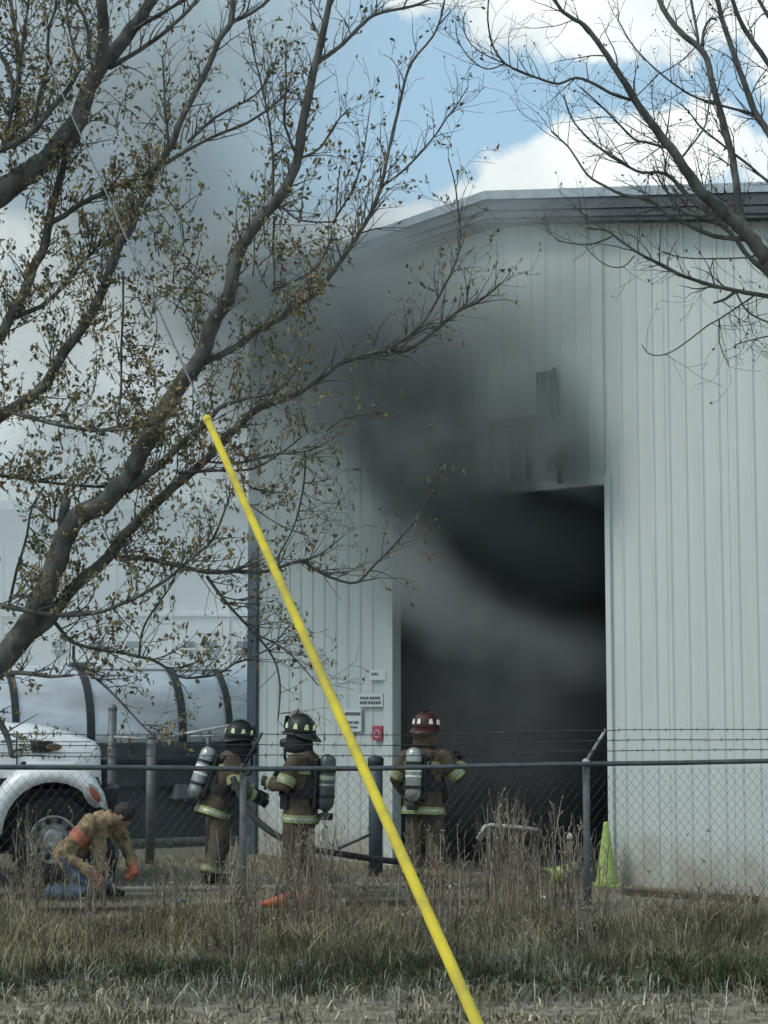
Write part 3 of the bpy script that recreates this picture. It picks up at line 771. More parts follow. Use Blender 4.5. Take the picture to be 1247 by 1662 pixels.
def fighter(name_loc, rz, J, label, red=False, tankm='tank_grey', lean=0., mask=True, head_tilt=0., head_yaw=0., scale=1.0, group=None):
    """J: joints in a local frame, x forward, y left, z up"""
    r = empty('firefighter', name_loc, rz); tag(r, label, 'person', 'firefighters at the bay door')
    J = {k: Vector(v) * scale for k, v in J.items()}
    pel, che, nec, hea = J['pelvis'], J['chest'], J['neck'], J['head']
    sp = (che - pel).normalized(); side = Vector((0, 1, 0))
    hr = frame_rot(head_tilt, 0, head_yaw)
    # body: one continuous figure
    mb = MB()
    mb.tube([pel - sp * .08, pel, pel.lerp(che, .5), che, che + sp * .12], [(.15, .10), (.155, .11), (.14, .10), (.17, .11), (.11, .08)], 14, ref=side)
    mb.tube([nec - sp * .06, hea], [.065, .06], 12)
    mb.ell(hea + Vector((.0, 0, .02)), (.098, .078, .122), hr)
    mb.ell(hea + hr @ Vector((.10, 0, -.005)), (.022, .015, .028), hr)          # nose
    mb.ell(hea + hr @ Vector((.05, 0, -.085)), (.04, .035, .03), hr)            # chin
    for s_, S in ((1, 'L'), (-1, 'R')):
        mb.tube([che + sp * .08 + side * .10 * s_, J['sh' + S], J['el' + S], J['wr' + S]], [.07, .06, .045, .032], 10)
        mb.tube([pel + side * .07 * s_, J['kn' + S], J['an' + S]], [.09, .065, .045], 10)
        f = J['toe' + S] - J['an' + S]; mb.tube([J['an' + S] + Vector((0, 0, -.02)), J['an' + S] + f * .5 + Vector((0, 0, -.03)), J['toe' + S]], [.045, .045, .03], 10)
        mb.ell(hea + hr @ Vector((0, .08 * s_, 0)), (.02, .01, .03), hr)
    fuse('body', mb, M['skin'], r, .02, 2)
    # coat
    mb = MB(); hem = pel - sp * .20
    if 'hem' in J: hem = J['hem']
    mb.tube([hem, pel.lerp(hem, .5), pel + sp * .05, pel.lerp(che, .55), che, che + sp * .10, che + sp * .17],
            [(.235, .185), (.225, .18), (.205, .17), (.205, .165), (.225, .165), (.19, .14), (.10, .10)], 18, ref=side)
    mb.tube([nec - sp * .05, nec + sp * .035], [.10, .088], 14)
    for s_, S in ((1, 'L'), (-1, 'R')):
        mb.tube([che + sp * .04 + side * .09 * s_, J['sh' + S], J['sh' + S].lerp(J['el' + S], .5), J['el' + S], J['el' + S].lerp(J['wr' + S], .5), J['wr' + S]],
                [.115, .105, .09, .078, .075, .065], 12)
    ct = fuse('coat', mb, M['coat'], r, .018, 3, .018, .14)
    band(ct, hem + sp * .02, hem + sp * .10, [(.246, .196), (.238, .192)], ref=side)
    band(ct, che - sp * .07, che - sp * .0, [(.228, .18), (.238, .18)], ref=side)
    for S in 'LR':
        a, b = J['sh' + S].lerp(J['el' + S], .62), J['sh' + S].lerp(J['el' + S], .95)
        band(ct, a, b, [.099, .092])
        a, b = J['el' + S].lerp(J['wr' + S], .72), J['el' + S].lerp(J['wr' + S], .95)
        band(ct, a, b, [.079, .074])
    # trousers
    mb = MB(); mb.tube([pel + sp * .02, pel - Vector((0, 0, .12))], [(.19, .15), (.19, .15)], 14, ref=side)
    for s_, S in ((1, 'L'), (-1, 'R')):
        mb.tube([pel + side * .085 * s_ - Vector((0, 0, .02)), (pel + side * .09 * s_).lerp(J['kn' + S], .5), J['kn' + S], J['kn' + S].lerp(J['an' + S], .5), J['an' + S] + Vector((0, 0, .03))],
                [.125, .118, .102, .10, .098], 12)
    tz = fuse('trousers', mb, M['trouser'], r, .018, 3, .022, .15)
    for S in 'LR':
        a, b = J['kn' + S].lerp(J['an' + S], .70), J['kn' + S].lerp(J['an' + S], .86)
        band(tz, a, b, [.112, .112])
    for S in 'LR':
        an, toe = J['an' + S], J['toe' + S]; f = (toe - an); f.z = 0; f.normalize()
        mb = MB(); mb.tube([an + Vector((0, 0, .12)), an, an + Vector((0, 0, -.05))], [.082, .07, .065], 12)
        base = an.z - .085
        pp = [Vector((an.x, an.y, base + .045)) + f * k for k in (-.07, .02, .12, .19, .215)]
        mb.tube(pp, [(.045, .04), (.052, .045), (.05, .042), (.045, .035), (.02, .02)], 12, ref=f.cross(Vector((0, 0, 1))))
        fuse('boot', mb, M['black'], r, .015, 2)
        d = (J['wr' + S] - J['el' + S]).normalized()
        mb = MB(); hand(mb, J['wr' + S] + d * .03, d, J.get('palm' + S, Vector((0, 1 if S == 'L' else -1, 0))), 1.12, .55)
        mb.tube([J['wr' + S] - d * .01, J['wr' + S] + d * .05], [.058, .048], 10)
        mb.build('glove', M['blackcloth'], r, smooth=True)
    helmet_part(r, hea + hr @ Vector((-.005, 0, .055)), hr, M['redhelmet'] if red else M['helmet'], M['white_refl'] if red else M['limebright'], red)
    if mask:
        mb = MB(); mb.ell(hea + hr @ Vector((.055, 0, -.02)), (.075, .08, .10), hr); mk = mb.build('face_mask', M['black'], r, smooth=True)
        mb = MB(); c = hea + hr @ Vector((.15, 0, -.07)); mb.tube([hea + hr @ Vector((.09, 0, -.05)), c, c + hr @ Vector((.05, 0, -.005))], [.045, .05, .042], 12); mb.build('regulator', M['black'], mk, smooth=True)
        mb = MB(); mb.tube([c + Vector((0, 0, -.03)), c + Vector((.01, 0, -.14)), c + Vector((-.02, -.04, -.27)), che + Vector((.15, -.08, -.1))], .017, 8); mb.build('air_hose', M['black'], mk, smooth=True)
    # air pack on the back, harness
    back = side.cross(sp).normalized() * 1.0          # forward in the spine frame
    rot = Matrix((-back, -side, sp)).transposed()     # columns: x -> backwards
    rot = Matrix((back, side, sp)).transposed()
    pc = pel.lerp(che, .62) - back * .275 + side * J.get('packside', Vector((0, 0, 0))).y
    air_pack(r, pc, rot, M[tankm])
    for s_ in (1, -1):
        mb = MB()
        pts = [che - back * .17 + side * .10 * s_ - sp * .1, che - back * .11 + side * .125 * s_ + sp * .09, che + side * .13 * s_ + sp * .125, che + back * .13 + side * .125 * s_ + sp * .05, che + back * .185 + side * .12 * s_ - sp * .12, pel + back * .16 + side * .19 * s_ + sp * .08]
        mb.tube(pts, [(.03, .014)] * 6, 8, ref=side); mb.build('shoulder_strap', M['blackcloth'], r, smooth=True)
    mb = MB(); q = pel + sp * .12; mb.tube([q - sp * .05, q, q + sp * .05], [(.235, .2), (.24, .205), (.232, .195)], 22, ref=side, cap=False); mb.build('waist_belt', M['blackcloth'], r, smooth=True)
    mb = MB()
    mb.tube([pel + sp * .08 - back * .10, pel.lerp(che, .5) - back * .10, che - back * .09 + sp * .02], [(.19, .12), (.17, .115), (.13, .10)], 16, ref=side)
    fuse('harness', mb, M['blackcloth'], r, .02, 2, .01, .1)
    for s_ in (1, -1):
        mb = MB(); mb.box(pel + sp * .03 + side * .20 * s_ + back * .10, (.09, .07, .16), rot); mb.build('pouch', M['blackcloth'], r, bevel=.015)
    return r

# firefighter facing into the smoke from the left, air pack on his back
def feet(px, Y): return (P(px, 1400, Y).x, Y, 0)
fighter(feet(350, 20.7), R(22), dict(pelvis=(0, 0, .93), chest=(.13, 0, 1.30), neck=(.20, 0, 1.46), head=(.27, 0, 1.575),
        shL=(.14, .19, 1.36), elL=(.30, .26, 1.13), wrL=(.50, .22, 1.02), shR=(.14, -.19, 1.36), elR=(.14, -.30, 1.10), wrR=(.36, -.28, .98),
        knL=(.12, .12, .50), anL=(.02, .14, .10), toeL=(.20, .14, .03), knR=(.0, -.12, .50), anR=(-.12, -.13, .10), toeR=(.06, -.15, .03), palmL=(0, 1, 0), palmR=(0, -1, 0), packside=(0, -.03, 0)),
        'firefighter in black helmet stooping beside the dark corner trim, pale air tank tilted', tankm='tank_silver', head_tilt=R(6))
fighter(feet(489, 19.2), R(158), dict(pelvis=(0, 0, .98), chest=(-.02, 0, 1.37), neck=(-.01, 0, 1.54), head=(.03, 0, 1.665),
        shL=(-.01, .20, 1.43), elL=(.06, .31, 1.17), wrL=(.26, .20, 1.20), shR=(-.01, -.20, 1.43), elR=(.02, -.33, 1.17), wrR=(.22, -.24, 1.22),
        knL=(.06, .13, .52), anL=(.0, .15, .10), toeL=(.18, .18, .03), knR=(.03, -.13, .52), anR=(-.08, -.16, .10), toeR=(.10, -.19, .03), packside=(0, .0, 0)),
        'firefighter in black helmet and breathing mask turned left behind the yellow guard', head_tilt=R(-6))
fighter(feet(688, 20.2), R(68), dict(pelvis=(0, 0, .99), chest=(.03, 0, 1.38), neck=(.05, 0, 1.55), head=(.08, 0, 1.69),
        shL=(.03, .20, 1.44), elL=(.02, .33, 1.18), wrL=(.18, .26, 1.02), shR=(.03, -.20, 1.44), elR=(.12, -.38, 1.20), wrR=(.28, -.33, 1.34),
        knL=(.05, .12, .52), anL=(-.04, .13, .10), toeL=(.14, .15, .03), knR=(.04, -.12, .52), anR=(-.02, -.14, .10), toeR=(.16, -.17, .03), packside=(0, .02, 0)),
        'firefighter in a dark red helmet seen from behind before the smoking bay', red=True, tankm='tank_silver', mask=False, head_tilt=R(4))

# kneeling helper in tan shirt and jeans
def kneeler():
    loc = feet(140, 19.2); r = empty('kneeling_helper', loc, R(-8)); r.scale = (1.03, 1.03, 1.03)
    tag(r, 'person kneeling in tan shirt, blue jeans and orange gloves by the truck wheel', 'person')
    V = Vector
    pel, che, nec, hea = V((-.16, 0, .44)), V((.12, 0, .74)), V((.27, 0, .81)), V((.38, 0, .84))
    shR, elR, wrR = V((.12, -.20, .78)), V((-.13, -.30, .49)), V((.13, -.30, .30))
    shL, elL, wrL = V((.18, .20, .78)), V((.34, .28, .55)), V((.44, .12, .34))
    sp = (che - pel).normalized(); side = V((0, 1, 0)); hr = frame_rot(R(58))
    mb = MB()
    mb.tube([pel, pel.lerp(che, .5), che, che + sp * .12], [(.15, .11), (.14, .10), (.17, .11), (.10, .08)], 14, ref=side)
    mb.tube([nec - sp * .05, hea], [.06, .055], 12); mb.ell(hea, (.098, .078, .118), hr)
    mb.ell(hea + hr @ V((.10, 0, -.01)), (.022, .015, .028), hr); mb.ell(hea + hr @ V((.05, 0, -.085)), (.038, .033, .03), hr)
    for S, (a, b, c) in (('L', (shL, elL, wrL)), ('R', (shR, elR, wrR))):
        mb.tube([a, b, c], [.06, .045, .032], 10)
    kR, aR, kL, aL = V((.10, -.14, .09)), V((-.36, -.15, .08)), V((.22, .14, .42)), V((.16, .15, .08))
    for s_, k, a in ((-1, kR, aR), (1, kL, aL)): mb.tube([pel + side * .09 * s_, k, a], [.09, .065, .045], 10)
    for s_ in (1, -1): mb.ell(hea + hr @ V((0, .08 * s_, 0)), (.02, .01, .03), hr)
    fuse('body', mb, M['skin'], r, .02, 2)
    mb = MB(); mb.ell(hea + hr @ V((-.018, 0, .028)), (.108, .092, .115), hr); fuse('hair', mb, M['hair'], r, .015, 1, .012, .03)
    mb = MB()
    mb.tube([pel - sp * .06, pel + sp * .08, pel.lerp(che, .6), che, che + sp * .12], [(.19, .15), (.185, .15), (.19, .15), (.205, .15), (.11, .10)], 16, ref=side)
    for (a, b, c) in ((shL, elL, wrL), (shR, elR, wrR)):
        mb.tube([che.lerp(a, .4), a, a.lerp(b, .5), b, b.lerp(c, .5), c], [.11, .098, .085, .072, .062, .05], 12)
    mb.tube([che - sp * .02, V((.16, 0, .52)), V((.20, 0, .30))], [(.19, .12), (.20, .11), (.17, .07)], 14, ref=side)
    mb.tube([pel - sp * .10, pel - sp * .02], [(.215, .175), (.195, .16)], 16, ref=side)
    mb.tube([nec - sp * .05, nec + sp * .03], [.095, .085], 14)
    sh = fuse('shirt', mb, M['tan'], r, .016, 2, .036, .09)
    mb2 = MB(); mb2.tube([nec - sp * .0, nec + sp * .045], [.10, .098], 16, cap=False); mb2.build('collar', M['tan'], sh, smooth=True)
    mb2 = MB(); mb2.tube([V((.245, -.10, .62)), V((.30, -.09, .45)), V((.30, -.09, .30))], [(.03, .02), (.045, .02), (.03, .015)], 8); mb2.build('open_front', M['blackcloth'], sh, smooth=True)
    for s3 in ():
        mb2 = MB(); mb2.tube([che + side * .12 - sp * .02 + V((-.1, 0, .13)), che + sp * .14 + V((-.02, -.13, .13)), V((.20, -.21, .66)), V((.18, -.21, .5))], [(.022, .01)] * 4, 8); mb2.build('strap', M['blackcloth'], sh, smooth=True)
    for (a, b) in ((shR, elR),):
        mb = MB(); mb.tube([a.lerp(b, .34), a.lerp(b, .62)], [.102, .096], 16, cap=False); mb.build('orange_armband', M['orange'], sh, smooth=True)
    mb = MB(); mb.tube([pel + sp * .03, pel - sp * .08], [(.18, .14), (.17, .13)], 14, ref=side)
    for s_, k, a in ((-1, kR, aR), (1, kL, aL)):
        mb.tube([pel + side * .09 * s_, (pel + side * .1 * s_).lerp(k, .5), k, k.lerp(a, .5), a], [.125, .115, .095, .08, .065], 12)
    fuse('jeans', mb, M['jeans'], r, .018, 3, .018, .12)
    for a, f in ((aR, V((-.05, 0, -.15))), (aL, V((.2, 0, -.04)))):
        mb = MB(); mb.tube([a, a + f * .5, a + f], [.055, .05, .035], 10); fuse('boot', mb, M['black'], r, .015, 2)
    for (b, c) in ((elR, wrR), (elL, wrL)):
        d = (c - b).normalized(); mb = MB(); hand(mb, c, d, V((0, 1, .3)), 1.25, .8); mb.tube([c - d * .03, c + d * .05], [.055, .045], 10)
        mb.build('glove', M['orange'], r, smooth=True)
kneeler()

# ------------------------------------------------------------------ ground-level things
# water-filled hose held between the crew
mb = MB(); pts = [P(378, 1262, 20.1), P(392, 1296, 20.0), P(412, 1326, 19.9), P(440, 1350, 19.75), P(466, 1364, 19.7), P(500, 1378, 19.9), P(540, 1384, 20.4), P(585, 1391, 20.9), P(640, 1398, 21.1), P(700, 1402, 21.4)]
def catmull(p, n=5):
    out = []; q = [p[0]] + list(p) + [p[-1]]
    for i in range(1, len(q) - 2):
        for k in range(n):
            t = k / n; a, b, c, d = q[i - 1], q[i], q[i + 1], q[i + 2]
            out.append(.5 * ((2 * b) + (c - a) * t + (2 * a - 5 * b + 4 * c - d) * t * t + (3 * b - 3 * c + d - a) * t ** 3))
    out.append(q[-2]); return out
for p in pts: p.z = max(p.z, .035)
mb.tube(catmull(pts), .036, 10)
ho = mb.build('fire_hose', M['hose'], smooth=True); tag(ho, 'thick black fire hose sagging behind the masked firefighter', 'hose')
mb = MB(); mb.tube([P(548, 1378, 21), P(575, 1366, 21), P(602, 1354, 21)], .016, 8); tag(mb.build('pry_pole', M['steel_dark'], smooth=True), 'thin dark pole slanting against the short bollard', 'pole')
# bollard
bz = P(610, 1228, 21.6); bo = empty('bollard', (bz.x, 21.6, 0)); tag(bo, 'dark grey steel bollard guarding the left bay jamb', 'bollard')
mb = MB(); mb.tube([(0, 0, 0), (0, 0, bz.z - .12)], .082, 18); mb.build('post', M['rib_trim'], bo, smooth=True)
mb = MB(); mb.lathe([(.094, -.12), (.096, -.02), (.08, .0), (.03, .012)], (0, 0, bz.z - .005), None, 18); mb.build('post_cap', M['steel_dark'], bo, smooth=True)
# cones
def cone(loc, h, r, m, label, rot=None, grp=None):
    o = empty('traffic_cone', loc); tag(o, label, 'traffic cone')
    if rot: o.rotation_euler = rot
    mb = MB(); mb.lathe([(r, .03), (r * .95, .06), (.028, h - .015), (.022, h)], (0, 0, 0), None, 24); mb.build('body', m, o, smooth=True)
    mb = MB(); mb.box((0, 0, .018), (r * 2.25, r * 2.25, .034)); mb.build('base', m, o, bevel=.008)
    return o
cl = G(985, 1439)
cone(cl, .71, .125, M['conegreen'], 'tall lime-green cone upright against the right bay jamb')
c2 = P(893, 1408, 20.6); cone((c2.x, 20.6, .08), .34, .095, M['conegreen'], 'small lime cone tipped over among the tall weeds', rot=(R(8), R(62), R(12)))
c3 = P(508, 1470, 18.2); cone((c3.x, 18.2, .13), .52, .13, M['orange2'], 'orange cone lying on its side in the grass', rot=(R(-6), R(-97), R(14)))
# bent white pipe frame with dark box
YW = 18.9
wf = empty('folding_stand', (P(825, 1350, YW).x, YW, 0)); tag(wf, 'white tubular folding stand half hidden in tall weeds', 'stand'); LW = Vector(wf.location)
mb = MB(); mb.tube([P(775, 1362, YW) - LW, P(788, 1341, YW) - LW, P(797, 1339, YW) - LW, P(835, 1342, YW) - LW, P(872, 1347, YW) - LW], .021, 8); mb.build('top_tube', M['frame_white'], wf, smooth=True)
for px in (795, 866):
    q = P(px, 1346, YW) - LW
    for dy in (0, .35): mb = MB(); mb.tube([q + Vector((0, 0, 0)), Vector((q.x, dy, 0))], .015, 6); mb.build('leg', M['steel'], wf, smooth=True)
mb = MB(); mb.box(P(862, 1358, YW) - LW, (.07, .08, .10)); mb.build('clamp', M['black'], wf, bevel=.01)
q = P(925, 1357, 19.2); st = empty('marker_stake', (q.x, 19.2, 0)); tag(st, 'thin stake with a white cap in front of the bay', 'stake')
mb = MB(); mb.tube([(0, 0, 0), (0, 0, q.z)], .013, 6); mb.build('rod', M['steel'], st)
mb = MB(); mb.lathe([(.045, -.03), (.035, .0), (.01, .035)], (0, 0, q.z), None, 12); mb.build('cap', M['frame_white'], st, smooth=True)
# small rags and litter
def rag(px, py, Y, size, m, label, cat):
    q = P(px, py, Y); mb = MB(); n = 5; rr = random.Random(int(px))
    vs_ = [Vector((q.x + (i / n - .5) * size[0], Y + (j / n - .5) * size[1], max(.01, q.z + rr.uniform(0, size[2])))) for i in range(n + 1) for j in range(n + 1)]
    vs_ += [v - Vector((0, 0, .012)) for v in vs_]; k = (n + 1) ** 2
    fs = [(i * (n + 1) + j, (i + 1) * (n + 1) + j, (i + 1) * (n + 1) + j + 1, i * (n + 1) + j + 1) for i in range(n) for j in range(n)]
    fs += [tuple(k + x for x in reversed(f)) for f in list(fs)]
    o = mb.add(vs_, fs).build('rag' if cat == 'rag' else 'litter', m); tag(o, label, cat); return o
rag(708, 1414, 19.4, (.06, .06, .10), M['red'], 'small red rag caught in weeds by the red-helmeted man', 'rag')
rag(289, 1464, 18.2, (.16, .12, .03), M['blue'], 'crumpled blue scrap on the ground below the stooping firefighter', 'litter')
rag(737, 1441, 19.0, (.10, .10, .05), M['paper'], 'white paper scrap on the dirt right of the yellow guard', 'litter')
rag(886, 1459, 18.5, (.09, .09, .04), M['paper'], 'white paper scrap below the lime cones in the grass', 'litter')
rag(513, 1452, 18.0, (.10, .08, .10), M['orange2'], 'orange scrap standing up beside the fallen orange cone', 'litter')

# low kerb and timbers across the yard
def strip(name, pts, wdt, h, m, label=None, cat=None, kind=None, seed=1):
    rr = random.Random(seed); out = []
    for i in range(len(pts) - 1):
        a, b = Vector(pts[i]), Vector(pts[i + 1]); d = (b - a).normalized(); ln = (b - a).length
        mb = MB(); mb.box((a + b) / 2 + Vector((0, rr.uniform(-.02, .02), h / 2 - .01)), (ln - .03, wdt, h), Matrix.Rotation(math.atan2(d.y, d.x) + rr.uniform(-.01, .01), 3, 'Z') @ Matrix.Rotation(rr.uniform(-.012, .012), 3, 'Y'))
        o = mb.build(name, m, bevel=.015); out.append(o)
        if kind: o['kind'] = kind
    return out
def groundline(pxs, ys): return [tuple(G(a, b)) for a, b in zip(pxs, ys)]
ks = strip('kerb', groundline([196, 250, 305, 362, 420, 480, 545, 610, 680, 750], [1447, 1446, 1446, 1445, 1445, 1443, 1443, 1441, 1440, 1440]), .20, .055, M['concrete'], kind='structure')
for i, (xs, ys, lab) in enumerate((([-40, 60, 170], [1460, 1459, 1457], 'long brown timber on the ground nearest the truck wheel'),
                                   ([60, 210, 380], [1485, 1481, 1478], 'long weathered timber lying in front of the kneeling helper'),
                                   ([560, 690, 800], [1472, 1470, 1469], 'grey timber on the dirt crossing behind the yellow guard'),
                                   ([1010, 1120, 1230], [1452, 1459, 1466], 'thin brown timber along the foot of the white wall'))):
    root = empty('timber', G(xs[0], ys[0])); tag(root, lab, 'timber', 'old timbers lying on the yard')
    pts = [Vector(p) - Vector(root.location) for p in groundline(xs, ys)]
    for a, b in zip(pts[:-1], pts[1:]):
        d = (b - a); mb = MB(); mb.box((a + b) / 2 + Vector((0, 0, .03)), (d.length - .02, .13, .075), Matrix.Rotation(math.atan2(d.y, d.x), 3, 'Z')); mb.build('plank', M['timber'], root, bevel=.012)

# ------------------------------------------------------------------ chain-link fence
FA, FB = Vector((-7.5, 14.65, 0)), Vector((7.5, 17.3, 0))
fd = (FB - FA).normalized(); FN = Vector((fd.y, -fd.x, 0))
def fence_pt(px, z=0.0):
    d = pxdir(px, 1240); d2 = Vector((d.x, d.y, 0)); k = ((FA).dot(FN)) / d2.dot(FN); q = d2 * k; return Vector((q.x, q.y, z))
def rail_z(px, py):
    d = pxdir(px, py); q = fence_pt(px); return CAMZ + d.z * (q.y / d.y)
RZ = rail_z(620, 1246)
fe = empty('chain_link_fence', fence_pt(395)); tag(fe, 'galvanised chain-link fence with three barbed wires crossing the whole view', 'fence'); LFn = Vector(fe.location)
pxs = [-160, 395, 952, 1505]
p_ = [fence_pt(x) for x in pxs]
railpts = []
for px, py in ((-420, 1247), (-160, 1246), (0, 1245), (200, 1246), (395, 1248), (620, 1247), (800, 1243), (952, 1240), (1100, 1238), (1247, 1235), (1505, 1232), (1760, 1229)):
    q = fence_pt(px); q.z = rail_z(px, py); railpts.append(q)
mb = MB(); mb.tube([q - LFn for q in railpts], .022, 10); mb.build('top_rail', M['steel'], fe, smooth=True)
ARM = Vector((.165, -.10, .285))
zf = lambda px: float(np.interp(px, [-420, 395, 620, 952, 1247, 1760], [q.z for q in (railpts[0], railpts[4], railpts[5], railpts[7], railpts[9], railpts[11])]))
for i, px in enumerate([-430, -160, 395, 952, 1505]):
    q = fence_pt(px); zt = zf(px)
    mb = MB(); mb.tube([q - LFn + Vector((0, .035, 0)), q - LFn + Vector((0, .035, zt + .03))], .031, 12); po = mb.build('post', M['post'], fe, smooth=True)
    mb = MB(); b = q - LFn + Vector((0, .02, zt + .02)); mb.tube([b, b + ARM], [.016, .012], 8); mb.ell(b, (.036, .036, .03), nu=10, nv=6)
    mb.build('barb_arm', M['steel_dark'] if i == 2 else M['frame_white'] if i == 3 else M['steel'], po, smooth=True)
for k, f in enumerate((.34, .66, .98)):
    mb = MB(); pts = []
    for i, px in enumerate(np.linspace(-420, 1740, 44)):
        q = fence_pt(float(px)); s_ = min(abs(float(px) - x) for x in (-160, 395, 952, 1505)) / 278.
        pts.append(q - LFn + Vector((0, 0, zf(px) + .02)) + ARM * f + Vector((0, 0, -.012 * s_ + rnd.uniform(-.004, .004))))
    mb.tube(pts, .0042, 5)
    for i in range(len(pts) - 1):
        for t in (.25, .75):
            c = pts[i].lerp(pts[i + 1], t)
            for a in (0.6, 2.2): d = Vector((.2, .3 * math.cos(a), math.sin(a))).normalized() * .020; mb.tube([c - d, c + d], .003, 3)
    mb.build('barbed_wire', M['steel_dark'], fe)
mb = MB(); H = RZ - .02; step = .082; x = -9.0
while x < 9.0:
    for s_ in (1, -1):
        a = FA + (FB - FA) * .5 + fd * x; n_ = 4
        pts = [a + fd * (s_ * H * .8 * t / n_) + Vector((0, 0, .03 + (H - .03) * t / n_)) + FN * (.006 * s_ + .012 * math.sin(x * 3 + t)) - LFn for t in range(n_ + 1)]
        mb.tube(pts, .0014, 3, cap=False)
    x += step
ch = mb.build('chain_link_mesh', M['steel_dark'], fe, fix=False); ch['kind'] = 'stuff'

# ------------------------------------------------------------------ guy wire with yellow guard
def gy(x, y):
    # 1/Y is linear along the pictured line
    f = (1662 - y) / 982.0; return 1.0 / (.238 - f * (.238 - .1515))
gw = empty('guy_wire', (0, 0, 0)); tag(gw, 'bright yellow guy-wire guard slanting across the whole foreground', 'guy wire')
pb = P(775, 1662, gy(775, 1662)); pt = P(337, 681, gy(337, 681)); dr_ = (pb - pt).normalized()
gnd = pt + dr_ * ((pt.z) / -dr_.z)
gw.location = gnd; LGW = Vector(gnd)
low = gnd - dr_ * .15
n_ = 26; pts = [pt.lerp(low, i / n_) for i in range(n_ + 1)]
mb = MB(); mb.tube([p - LGW for p in pts], [(.0134 + .0020 * i / n_) for i in range(n_ + 1)], 16); g_ = mb.build('guard', M['yellow'], gw, smooth=True)
up = pt - dr_ * 9.0
mb = MB(); mb.tube([gnd - LGW, pt - LGW, up - LGW], [.0042, .0042, .0045], 8); mb.build('wire', M['wire'], gw, smooth=True)
mb = MB(); mb.tube([pt + dr_ * .02 - LGW, pt - dr_ * .012 - LGW], .016, 12); mb.build('clip', M['yellow'], gw)

